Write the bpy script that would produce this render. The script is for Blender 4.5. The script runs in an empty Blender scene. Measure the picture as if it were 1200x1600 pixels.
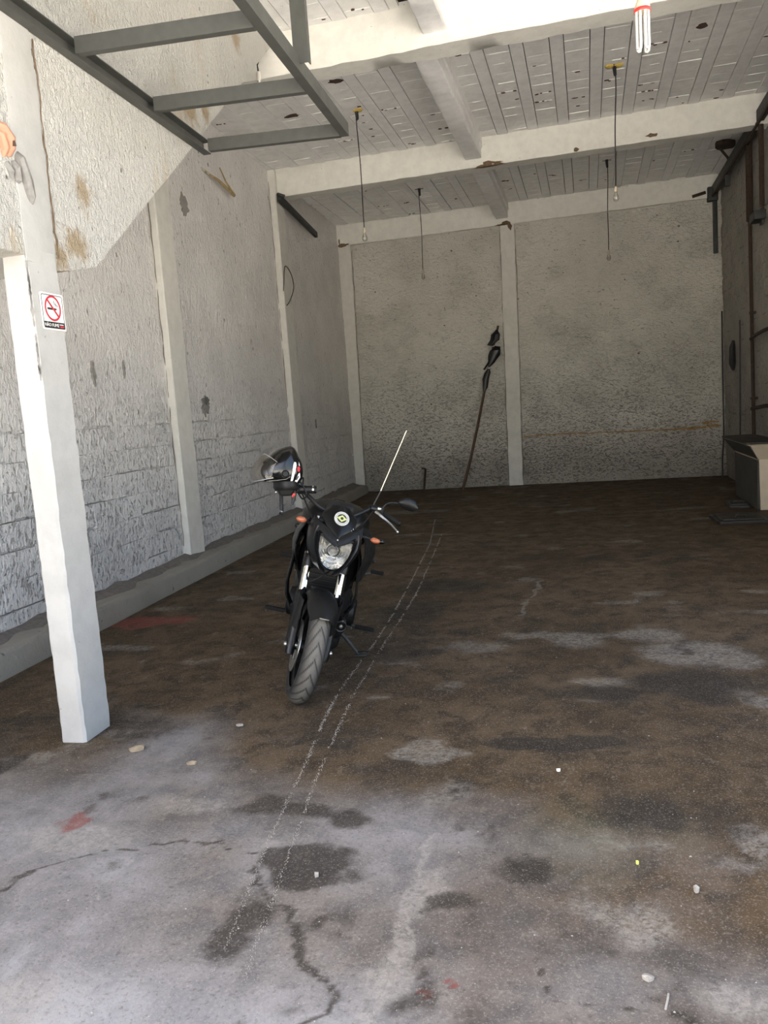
import bpy, bmesh, math, random
import numpy as np
from mathutils import Vector, Matrix

# ------------------------------------------------------------------ camera, sky, sun, exposure
sc = bpy.context.scene
COL = sc.collection
cam_d = bpy.data.cameras.new('camera')
cam = bpy.data.objects.new('camera', cam_d); COL.objects.link(cam)
Rr = Vector((0.9676947, 0.24162864, -0.07199001))
Rf = Vector((-0.24900112, 0.9607259, -0.1224916))
Ru = Vector((0.03956519, 0.13646006, 0.98985516))
cam.matrix_world = Matrix(((Rr.x, Ru.x, -Rf.x, 0), (Rr.y, Ru.y, -Rf.y, 0), (Rr.z, Ru.z, -Rf.z, 1.5), (0, 0, 0, 1)))
cam_d.sensor_fit = 'VERTICAL'; cam_d.sensor_height = 24.0
cam_d.lens = 1264.7 / 1600 * 24.0
cam_d.clip_start = 0.05; cam_d.clip_end = 300
sc.camera = cam
sc.view_settings.view_transform = 'Standard'
sc.view_settings.look = 'None'
sc.view_settings.gamma = 1.0
sc.view_settings.use_curve_mapping = False
sc.view_settings.exposure = 1.72
sc.cycles.use_denoising = True
sc.cycles.max_bounces = 10
sc.cycles.diffuse_bounces = 7
sc.cycles.transparent_max_bounces = 12
sc.cycles.caustics_reflective = False
sc.cycles.caustics_refractive = False
sc.cycles.sample_clamp_indirect = 6.0

world = bpy.data.worlds.new('sky'); sc.world = world; world.use_nodes = True
wn = world.node_tree; wn.nodes.clear()
wo = wn.nodes.new('ShaderNodeOutputWorld'); wb = wn.nodes.new('ShaderNodeBackground')
ws = wn.nodes.new('ShaderNodeTexSky'); ws.sky_type = 'NISHITA'
ws.sun_disc = False; ws.sun_elevation = math.radians(52); ws.sun_rotation = math.radians(196)
ws.air_density = 1.0; ws.dust_density = 2.5; ws.ozone_density = 1.0
wb.inputs['Strength'].default_value = 0.23
wn.links.new(ws.outputs[0], wb.inputs[0]); wn.links.new(wb.outputs[0], wo.inputs[0])

sun_d = bpy.data.lights.new('sun', 'SUN'); sun_d.energy = 16.0; sun_d.angle = math.radians(0.6)
sun_d.color = (1.0, 0.95, 0.88)
sun = bpy.data.objects.new('sun', sun_d); COL.objects.link(sun)
sun.rotation_euler = Vector((0.08, 0.28, -0.90)).to_track_quat('-Z', 'Y').to_euler()

# daylight portal in the doorway: adds no light of its own, only guides the sampling of the sky
DOOR = (-3.75, 2.2, 4.7, -0.45)     # x0, x1, lintel height, y
pl = bpy.data.lights.new('door_portal', 'AREA'); pl.shape = 'RECTANGLE'
pl.size = DOOR[1] - DOOR[0]; pl.size_y = DOOR[2]
pl.cycles.is_portal = True
po = bpy.data.objects.new('door_portal', pl); COL.objects.link(po)
po.location = ((DOOR[0] + DOOR[1]) / 2, DOOR[3], DOOR[2] / 2); po.rotation_euler = (math.radians(90), 0, 0)

# the same for the unseen gap added in the right wall to let in side light
SIDE = (0.3, 5.2, 4.5)              # y0, y1, lintel height
pl2 = bpy.data.lights.new('side_portal', 'AREA'); pl2.shape = 'RECTANGLE'
pl2.size = SIDE[1] - SIDE[0]; pl2.size_y = SIDE[2]; pl2.cycles.is_portal = True
po2 = bpy.data.objects.new('side_portal', pl2); COL.objects.link(po2)
po2.location = (2.3, (SIDE[0] + SIDE[1]) / 2, SIDE[2] / 2); po2.rotation_euler = (math.radians(90), 0, math.radians(90))
rnd = random.Random(7)
T = 0.0445            # left wall and stair run slightly skew to the joists
BT = -0.0169          # beams run slightly skew to the joists
ZC = 4.96

# ------------------------------------------------------------------ numpy noise
def _hash(ix, iy, seed):
    h = (ix * 374761393 + iy * 668265263 + seed * 974634777) & 0x7fffffff
    h = ((h ^ (h >> 13)) * 1274126177) & 0x7fffffff
    return ((h ^ (h >> 16)) & 0xffff) / 65535.0
def vnoise(x, y, seed=0):
    x = np.asarray(x, float); y = np.asarray(y, float)
    ix = np.floor(x).astype(np.int64); iy = np.floor(y).astype(np.int64)
    fx = x - ix; fy = y - iy
    fx = fx * fx * (3 - 2 * fx); fy = fy * fy * (3 - 2 * fy)
    a = _hash(ix, iy, seed); b = _hash(ix + 1, iy, seed); c = _hash(ix, iy + 1, seed); d = _hash(ix + 1, iy + 1, seed)
    return (a * (1 - fx) + b * fx) * (1 - fy) + (c * (1 - fx) + d * fx) * fy
def fbm(x, y, octv=4, seed=0):
    s = 0; a = 0.5; t = 0
    for o in range(octv):
        s = s + a * vnoise(x * 2 ** o, y * 2 ** o, seed + o); t += a; a *= 0.5
    return s / t

# ------------------------------------------------------------------ materials
class NT:
    def __init__(s, name):
        s.m = bpy.data.materials.new(name); s.m.use_nodes = True
        s.t = s.m.node_tree; s.n = s.t.nodes; s.b = s.n['Principled BSDF']
    def node(s, typ, **kw):
        n = s.n.new(typ)
        for k, v in kw.items(): setattr(n, k, v)
        return n
    def link(s, a, b): s.t.links.new(a, b)
    def val(s, sock, v):
        if hasattr(v, 'links'): s.link(v, sock)
        elif isinstance(v, tuple) and len(v) == 3 and sock.type == 'RGBA': sock.default_value = (*v, 1)
        else: sock.default_value = v
    def pos(s, scale=(1, 1, 1), rot=(0, 0, 0), obj=False):
        if obj: p = s.node('ShaderNodeTexCoord').outputs['Object']
        else: p = s.node('ShaderNodeNewGeometry').outputs['Position']
        mp = s.node('ShaderNodeMapping'); mp.inputs['Scale'].default_value = scale; mp.inputs['Rotation'].default_value = rot
        s.link(p, mp.inputs[0]); return mp.outputs[0]
    def noise(s, vec, scale, detail=4, rough=0.55, dist=0.0):
        n = s.node('ShaderNodeTexNoise'); s.link(vec, n.inputs['Vector'])
        n.inputs['Scale'].default_value = scale; n.inputs['Detail'].default_value = detail
        n.inputs['Roughness'].default_value = rough; n.inputs['Distortion'].default_value = dist
        return n.outputs['Fac']
    def voro(s, vec, scale, feature='F1'):
        n = s.node('ShaderNodeTexVoronoi', feature=feature); s.link(vec, n.inputs['Vector']); n.inputs['Scale'].default_value = scale
        return n.outputs['Distance']
    def ramp(s, fac, lo, hi, a=0.0, b=1.0):
        n = s.node('ShaderNodeMapRange'); s.link(fac, n.inputs[0])
        for i, v in zip((1, 2, 3, 4), (lo, hi, a, b)): n.inputs[i].default_value = v
        n.interpolation_type = 'SMOOTHSTEP'
        return n.outputs[0]
    def mix(s, fac, a, b, blend='MIX'):
        n = s.node('ShaderNodeMix', data_type='RGBA', blend_type=blend)
        s.val(n.inputs[0], fac); s.val(n.inputs[6], a); s.val(n.inputs[7], b); return n.outputs[2]
    def math(s, op, a, b=0.0):
        n = s.node('ShaderNodeMath', operation=op); s.val(n.inputs[0], a); s.val(n.inputs[1], b); return n.outputs[0]
    def attr(s, name):
        n = s.node('ShaderNodeAttribute', attribute_name=name); return n
    def bump(s, h, strength=0.5, dist=0.01, prev=None):
        n = s.node('ShaderNodeBump'); s.link(h, n.inputs['Height']); n.inputs['Strength'].default_value = strength
        n.inputs['Distance'].default_value = dist
        if prev is not None: s.link(prev, n.inputs['Normal'])
        return n.outputs[0]
    def fin(s, color=None, rough=0.6, normal=None, metal=0.0, **kw):
        if color is not None: s.val(s.b.inputs['Base Color'], color)
        s.val(s.b.inputs['Roughness'], rough); s.b.inputs['Metallic'].default_value = metal
        if normal is not None: s.link(normal, s.b.inputs['Normal'])
        for k, v in kw.items(): s.val(s.b.inputs[k.replace('_', ' ')], v)
        return s.m

def plain(name, col, rough=0.5, metal=0.0, nz=0.06, scale=60, bump=0.1, **kw):
    m = NT(name); p = m.pos(obj=True)
    n = m.noise(p, scale, 3)
    c = m.mix(n, tuple(max(0, x * (1 - nz * 2)) for x in col), tuple(min(1, x * (1 + nz * 2)) for x in col))
    r = m.ramp(m.noise(p, scale * 0.3, 3), 0.3, 0.7, max(0.02, rough - 0.06), min(1, rough + 0.06))
    return m.fin(c, r, m.bump(n, bump, 0.002), metal, **kw)

def plaster(name, base, dark, bstr=0.9, bdist=0.012, stretch=(1, 1, 1), rot=(0, 0, 0), bscale=26, pits=0.55, warm=None, brick=False, grimez=None, cracks=None, lowpits=0.0, spots=()):
    """thrown lime plaster: rough clots, pits with dirt in them"""
    m = NT(name); p = m.pos(stretch, rot); q = m.pos()
    n1 = m.noise(p, bscale, 5, 0.62, 0.6)
    n2 = m.noise(p, bscale * 3.1, 3, 0.6)
    h = m.math('ADD', m.math('MULTIPLY', n1, 1.0), m.math('MULTIPLY', n2, 0.35))
    big = m.noise(q, 1.3, 5, 0.6)
    c = m.mix(m.ramp(big, 0.35, 0.7), base, tuple(x * 0.86 for x in base))
    pit = m.math('MULTIPLY', m.ramp(n1, 0.40, 0.30), m.ramp(m.noise(q, 2.2, 4), 0.40, 0.62))
    c = m.mix(m.math('MULTIPLY', pit, pits), c, dark)
    sp = m.math('MULTIPLY', m.ramp(m.noise(p, 17, 2, 0.5), 0.70, 0.76), 0.75)
    c = m.mix(sp, c, tuple(x * 0.45 for x in dark))
    if lowpits:
        zz0 = m.node('ShaderNodeSeparateXYZ'); m.link(q, zz0.inputs[0])
        lz = m.ramp(m.math('ADD', zz0.outputs[2], m.math('MULTIPLY', m.noise(q, 1.5, 4), 1.2)), 3.6, 1.0)
        fl = m.math('MULTIPLY', m.ramp(m.noise(p, bscale * 1.5, 4, 0.6, 0.6), 0.46, 0.35), lz)
        c = m.mix(m.math('MULTIPLY', fl, lowpits), c, tuple(x * 0.7 for x in dark)); h = m.math('SUBTRACT', h, m.math('MULTIPLY', fl, 0.6))
    if cracks:
        cn = m.noise(m.pos(cracks), 5.0, 7, 0.72, 0.9)
        ln = m.math('MULTIPLY', m.ramp(m.math('ABSOLUTE', m.math('SUBTRACT', cn, 0.5)), 0.006, 0.0), m.ramp(m.noise(q, 2.6, 4), 0.50, 0.62))
        c = m.mix(m.math('MULTIPLY', ln, 0.5), c, tuple(x * 0.7 for x in dark)); h = m.math('SUBTRACT', h, m.math('MULTIPLY', ln, 0.35))
    if warm:
        st = m.math('MULTIPLY', m.ramp(m.noise(m.pos((1.2, 1.2, .7)), 1.7, 6, 0.65, 0.4), 0.56, 0.74), 0.62)
        c = m.mix(st, c, warm)
    for sx_, sy_, sz_, sr_ in spots:
        vd = m.node('ShaderNodeVectorMath', operation='DISTANCE'); m.link(q, vd.inputs[0]); vd.inputs[1].default_value = (sx_, sy_, sz_)
        dd_ = m.math('ADD', vd.outputs['Value'], m.math('MULTIPLY', m.math('SUBTRACT', m.noise(q, 9, 5, 0.7), 0.5), sr_ * 2.6))
        c = m.mix(m.ramp(dd_, sr_, sr_ * .15, 0, .75), c, (0.36, 0.25, 0.12))
    if brick:
        b = m.node('ShaderNodeTexBrick'); 
        pp = m.node('ShaderNodeSeparateXYZ'); m.link(q, pp.inputs[0])
        cc = m.node('ShaderNodeCombineXYZ'); m.link(pp.outputs[brick], cc.inputs[0]); m.link(pp.outputs[2], cc.inputs[1])
        dn = m.node('ShaderNodeVectorMath', operation='ADD'); m.link(cc.outputs[0], dn.inputs[0])
        nn = m.node('ShaderNodeTexNoise'); nn.inputs['Scale'].default_value = 5; m.link(q, nn.inputs['Vector'])
        sv = m.node('ShaderNodeVectorMath', operation='SCALE'); m.link(nn.outputs['Color'], sv.inputs[0]); sv.inputs[3].default_value = 0.05
        m.link(sv.outputs[0], dn.inputs[1]); m.link(dn.outputs[0], b.inputs['Vector'])
        b.inputs['Scale'].default_value = 1.0; b.inputs['Brick Width'].default_value = 0.42; b.inputs['Row Height'].default_value = 0.22
        b.inputs['Mortar Size'].default_value = 0.007; b.inputs['Mortar Smooth'].default_value = 0.6
        br = m.math('MULTIPLY', b.outputs['Fac'], m.ramp(m.noise(q, 3.1, 3), 0.50, 0.62))
        h = m.math('SUBTRACT', h, m.math('MULTIPLY', br, 0.8))
        c = m.mix(m.math('MULTIPLY', br, 0.6), c, dark)
    if grimez:
        z = m.node('ShaderNodeSeparateXYZ'); m.link(q, z.inputs[0])
        zz = m.math('ADD', z.outputs[2], m.math('MULTIPLY', m.noise(q, 3, 4), -0.5))
        c = m.mix(m.ramp(zz, grimez, 0.0, 0.0, 0.5), c, (0.16, 0.13, 0.10))
    return m.fin(c, 0.92, m.bump(h, bstr, bdist), Specular_IOR_Level=0.2)

def painted(name, base, stain=(0.55, 0.45, 0.30), amt=0.35, bstr=0.35):
    m = NT(name); q = m.pos()
    n = m.noise(q, 9, 6, 0.6); f = m.noise(q, 70, 3)
    c = m.mix(m.ramp(n, 0.3, 0.75), base, tuple(x * 0.88 for x in base))
    c = m.mix(m.math('MULTIPLY', m.ramp(m.noise(q, 2.3, 6, 0.7, 0.5), 0.60, 0.78), amt), c, stain)
    c = m.mix(m.math('MULTIPLY', m.ramp(m.noise(q, 31, 3), 0.71, 0.76), 0.6), c, (0.25, 0.22, 0.18))
    h = m.math('ADD', n, m.math('MULTIPLY', f, 0.3))
    return m.fin(c, 0.85, m.bump(h, bstr, 0.008), Specular_IOR_Level=0.25)

M = {}
M['left'] = plaster('left_wall_limewash', (0.80, 0.775, 0.75), (0.25, 0.225, 0.20), rot=(0.6, 0, 0), stretch=(1, 1.0, 0.5), bscale=24, pits=0.7, bdist=0.045, lowpits=0.5)
M['block'] = plaster('painted_block', (0.73, 0.71, 0.69), (0.24, 0.215, 0.19), bscale=26, bstr=1.0, pits=0.65, bdist=0.03, rot=(0.6, 0, 0), stretch=(1, 1.0, 0.5))
M['mortar'] = plaster('dirty_mortar', (0.34, 0.32, 0.29), (0.2, 0.18, 0.16), bscale=30)
M['back'] = plaster('back_wall_limewash', (0.70, 0.675, 0.605), (0.22, 0.195, 0.16), bscale=13, bstr=1.0, lowpits=0.45, pits=0.9, brick=0, grimez=0.9, bdist=0.045, stretch=(1, 1, 1.9), cracks=(1, 1, 2.6))
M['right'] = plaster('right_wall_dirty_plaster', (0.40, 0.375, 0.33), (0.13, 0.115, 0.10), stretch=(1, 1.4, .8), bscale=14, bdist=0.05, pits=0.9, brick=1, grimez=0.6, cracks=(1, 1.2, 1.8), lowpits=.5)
M['panel'] = plaster('stair_wall_thrown_plaster', (0.66, 0.645, 0.60), (0.36, 0.31, 0.25), bscale=34, bstr=1.0, bdist=0.05, pits=0.25, warm=(0.50, 0.38, 0.22), rot=(0.5, 0, 0), stretch=(1, 1, .65), spots=((-2.54, 5.36, 3.62, .16), (-2.55, 5.62, 3.72, .12), (-2.47, 3.87, 2.72, .12), (-2.466, 3.74, 2.44, .13), (-2.46, 3.58, 2.36, .10), (-2.6, 6.4, 4.5, .12), (-2.45, 3.35, 2.36, .07)))
M['column'] = painted('painted_concrete_column', (0.45, 0.442, 0.42), amt=0.25)
M['pilaster'] = painted('painted_concrete_pilaster', (0.64, 0.625, 0.575), amt=0.2)
M['beam'] = painted('painted_concrete_beam', (0.73, 0.715, 0.655), amt=0.22)
M['joist'] = painted('painted_joist', (0.88, 0.87, 0.86), amt=0.08)
M['cblock'] = painted('painted_ceiling_block', (0.88, 0.87, 0.85), amt=0.15, bstr=0.5)
M['slab'] = plain('dark_gap', (0.03, 0.026, 0.022), 0.95)
M['seam'] = plain('pale_mortar', (0.92, 0.90, 0.87), 0.9)
M['kerb'] = plaster('kerb_dirty_plaster', (0.27, 0.25, 0.215), (0.16, 0.18, 0.16), bscale=12, pits=0.5)
M['dirt'] = plain('dirt', (0.15, 0.132, 0.112), 0.97, nz=0.3, scale=25, bump=0.8)
M['cement'] = plain('bare_cement', (0.24, 0.23, 0.215), 0.95, nz=0.2, scale=40, bump=0.8)
M['chip'] = plain('broken_clay', (0.075, 0.045, 0.032), 0.95, nz=0.4, scale=30, bump=0.5)
M['clay'] = plain('terracotta', (0.50, 0.255, 0.165), 0.85, nz=0.12, scale=30, bump=0.4)
M['rustbeam'] = plain('rust_stain', (0.13, 0.085, 0.05), 0.95, nz=0.3, scale=30, bump=0.5)
M['steel'] = plain('grey_steel_paint', (0.060, 0.061, 0.054), 0.55, 0.0, nz=0.14, scale=18, bump=0.15)
M['darksteel'] = plain('dark_steel', (0.028, 0.029, 0.027), 0.6, 0.2, nz=0.2)
M['rust'] = plain('rusty_iron', (0.040, 0.025, 0.016), 0.9, 0.1, nz=0.35, scale=30, bump=0.5)
M['ground'] = plain('sunlit_paving', (0.54, 0.515, 0.47), 0.95, nz=0.1, scale=2)
M['front'] = plain('front_wall_paint', (0.55, 0.53, 0.48), 0.9)
# motorcycle and small things
M['plastic'] = plain('matte_black_plastic', (0.0065, 0.0065, 0.0065), 0.5, nz=0.1, scale=120, Specular_IOR_Level=0.28)
M['satin'] = plain('satin_black_paint', (0.005, 0.005, 0.005), 0.34, nz=0.05, scale=80, bump=0.02, Specular_IOR_Level=0.3)
M['gloss'] = plain('gloss_black_paint', (0.005, 0.005, 0.005), 0.20, nz=0.05, scale=80, bump=0.02)
M['engine'] = plain('black_engine_casting', (0.006, 0.006, 0.006), 0.5, 0.1, nz=0.2, scale=90, Specular_IOR_Level=0.3)
M['rubber'] = plain('black_rubber', (0.007, 0.0068, 0.0065), 0.8, nz=0.1, Specular_IOR_Level=0.25)
M['chrome'] = plain('chrome', (0.80, 0.78, 0.72), 0.12, 1.0, nz=0.02, bump=0.01)
M['alu'] = plain('brushed_aluminium', (0.55, 0.54, 0.51), 0.35, 1.0, nz=0.08)
M['gold'] = plain('brass_rod', (0.85, 0.74, 0.48), 0.3, 1.0, nz=0.05)
M['reflector'] = plain('headlight_reflector', (0.92, 0.91, 0.88), 0.20, 0.85, nz=0.03, scale=40, bump=0.02)
M['white'] = plain('white_print', (0.80, 0.79, 0.75), 0.5, nz=0.02)
M['pale'] = plain('pale_sticker', (0.46, 0.455, 0.42), 0.5, nz=0.03)
M['yellow'] = plain('yellow_print', (0.45, 0.48, 0.17), 0.5, nz=0.05)
M['ink'] = plain('black_print', (0.015, 0.015, 0.014), 0.5)
M['red'] = plain('red_print', (0.50, 0.035, 0.05), 0.5, nz=0.04)
M['redplastic'] = plain('red_plastic', (0.75, 0.03, 0.02), 0.4, nz=0.04)
M['amber'] = plain('amber_lens', (0.34, 0.10, 0.045), 0.2, nz=0.1)
M['redlens'] = plain('orange_reflector', (0.65, 0.13, 0.05), 0.25)
M['wood'] = plain('dark_wood', (0.085, 0.05, 0.03), 0.8, nz=0.3, scale=25)
M['bag'] = plain('black_plastic_bag', (0.010, 0.010, 0.011), 0.42, nz=0.2, scale=20, bump=0.5)
M['string'] = plain('pale_string', (0.45, 0.42, 0.36), 0.9)
M['twig'] = plain('dry_wood', (0.32, 0.24, 0.12), 0.85, nz=0.3, scale=20)
M['beige'] = plain('beige_tub', (0.62, 0.53, 0.40), 0.6, nz=0.08, scale=8)
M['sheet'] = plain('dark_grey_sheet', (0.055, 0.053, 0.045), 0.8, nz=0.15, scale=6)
M['plate'] = plain('blackened_metal', (0.03, 0.026, 0.022), 0.5, 0.4, nz=0.3, scale=15, bump=0.4)
M['cord'] = plain('black_cord', (0.012, 0.012, 0.012), 0.6)
M['redcord'] = plain('faded_red_cord', (0.35, 0.14, 0.09), 0.8)
M['socket'] = plain('white_socket', (0.70, 0.67, 0.60), 0.5)
M['cream'] = plain('cream_socket', (0.55, 0.48, 0.36), 0.5)
M['tube'] = plain('white_lamp_tube', (0.56, 0.55, 0.53), 0.3, nz=0.01, bump=0.01)
M['yellowfoam'] = plain('yellow_foam', (0.55, 0.40, 0.10), 0.9, nz=0.3)
M['leaf'] = plain('dry_leaf', (0.30, 0.24, 0.16), 0.9, nz=0.3, scale=40)
M['stone'] = plain('pale_pebble', (0.33, 0.31, 0.275), 0.9, nz=0.15, scale=60)
M['chalk'] = plain('chalky_scrape', (0.38, 0.355, 0.315), 0.95, nz=0.1, scale=60)
M['lime'] = plain('lime_scrap', (0.55, 0.60, 0.12), 0.6)
M['visorseal'] = plain('visor_trim', (0.35, 0.35, 0.34), 0.3)

def glass(name, tint=(1, 1, 1), gl=0.12, rough=0.02, fr=0.7):
    m = NT(name); n = m.n; t = m.node('ShaderNodeBsdfTransparent'); t.inputs[0].default_value = (*tint, 1)
    g = m.node('ShaderNodeBsdfGlossy'); g.inputs['Roughness'].default_value = rough
    lw = m.node('ShaderNodeLayerWeight'); lw.inputs[0].default_value = 0.25
    f = m.math('ADD', m.math('MULTIPLY', lw.outputs['Fresnel'], fr), gl * 0.3)
    mx = m.node('ShaderNodeMixShader'); m.link(f, mx.inputs[0]); m.link(t.outputs[0], mx.inputs[1]); m.link(g.outputs[0], mx.inputs[2])
    m.link(mx.outputs[0], m.n['Material Output'].inputs[0]); n.remove(m.b)
    return m.m
M['lens'] = glass('clear_headlight_lens', (0.93, 0.93, 0.92), 0.02, 0.08)
M['visor'] = glass('clear_helmet_visor', (0.95, 0.94, 0.92), 0.06, 0.12, 0.35)
M['bulbglass'] = glass('clear_bulb_glass', (0.88, 0.87, 0.84), 0.25)

# floor: worn concrete; wear painted per vertex (oil, pale lime, red paint, moss green)
m = NT('worn_concrete_floor'); q = m.pos(); st = m.attr('wear'); sp = m.node('ShaderNodeSeparateColor'); m.link(st.outputs['Color'], sp.inputs[0])
dt = m.attr('dust')
g1 = m.noise(q, 1.1, 6, 0.65, 0.3); g2 = m.noise(q, 5.5, 6, 0.7, 0.4); g3 = m.noise(q, 85, 3, 0.6); g4 = m.noise(m.pos((1, .55, 1)), 17, 5, 0.7, 0.8)
c = m.mix(m.ramp(g1, 0.33, 0.67), (0.060, 0.041, 0.022), (0.105, 0.075, 0.045))
c = m.mix(m.ramp(g2, 0.42, 0.66), c, (0.046, 0.034, 0.022))
c = m.mix(m.math('MULTIPLY', m.ramp(g4, 0.58, 0.72), 0.55), c, (0.20, 0.165, 0.12))
c = m.mix(m.math('MULTIPLY', dt.outputs['Fac'], m.ramp(g2, 0.15, 0.75, 1.0, 0.55)), c, (0.42, 0.44, 0.475))  # dust colour lightened and blued to carry the sky light
c = m.mix(m.math('MULTIPLY', m.ramp(g3, 0.55, 0.75), 0.45), c, m.mix(0.5, c, (0.42, 0.40, 0.37)))
c = m.mix(m.math('MULTIPLY', m.ramp(g3, 0.45, 0.28), 0.4), c, (0.045, 0.036, 0.028))
edge = m.math('MULTIPLY', m.math('SUBTRACT', m.noise(q, 22, 4, 0.65), 0.5), 0.55)
def wear(o, gain=1.0):
    v = m.math('ADD', o, m.math('MULTIPLY', edge, m.ramp(o, 0.02, 0.3)))
    return m.ramp(v, 0.12, 0.55, 0, gain)
brk = m.ramp(m.noise(q, 38, 5, 0.75, 1.0), 0.30, 0.66)
c = m.mix(m.math('MULTIPLY', wear(sp.outputs[1], 0.5), brk), c, (0.36, 0.34, 0.305))
c = m.mix(wear(sp.outputs[2], 0.65), c, (0.20, 0.052, 0.042))
c = m.mix(m.math('MULTIPLY', st.outputs['Alpha'], 0.35), c, (0.095, 0.105, 0.055))
c = m.mix(wear(sp.outputs[0], 0.82), c, m.mix(m.ramp(m.noise(q, 60, 3, 0.6), 0.5, 0.75, 0, .5), (0.030, 0.026, 0.021), (0.10, 0.09, 0.078)))
h = m.math('ADD', m.math('MULTIPLY', g2, 0.8), m.math('ADD', m.math('MULTIPLY', g3, 0.25), m.math('MULTIPLY', g4, 0.4)))
c = m.mix(m.math('MULTIPLY', m.ramp(m.noise(q, 160, 2, 0.6), 0.56, 0.70), 0.6), c, m.mix(0.6, c, (0.34, 0.32, 0.29)))
c = m.mix(m.math('MULTIPLY', m.ramp(m.noise(q, 45, 4, 0.7), 0.44, 0.30), 0.45), c, m.mix(0.6, c, (0.02, 0.016, 0.012)))
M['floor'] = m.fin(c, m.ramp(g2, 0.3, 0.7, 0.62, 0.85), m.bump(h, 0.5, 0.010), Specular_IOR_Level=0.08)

# tyre: dusty crown, black grooves and walls
m = NT('dusty_tyre'); q = m.pos(obj=True); du = m.attr('dust')
c = m.mix(m.math('MULTIPLY', du.outputs['Fac'], m.ramp(m.noise(q, 30, 4), 0.2, 0.7, 0.75, 1.0)), (0.012, 0.0115, 0.011), (0.125, 0.115, 0.098))
M['tyre'] = m.fin(c, 0.85, m.bump(m.noise(q, 150, 2), 0.2, 0.002))

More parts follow.
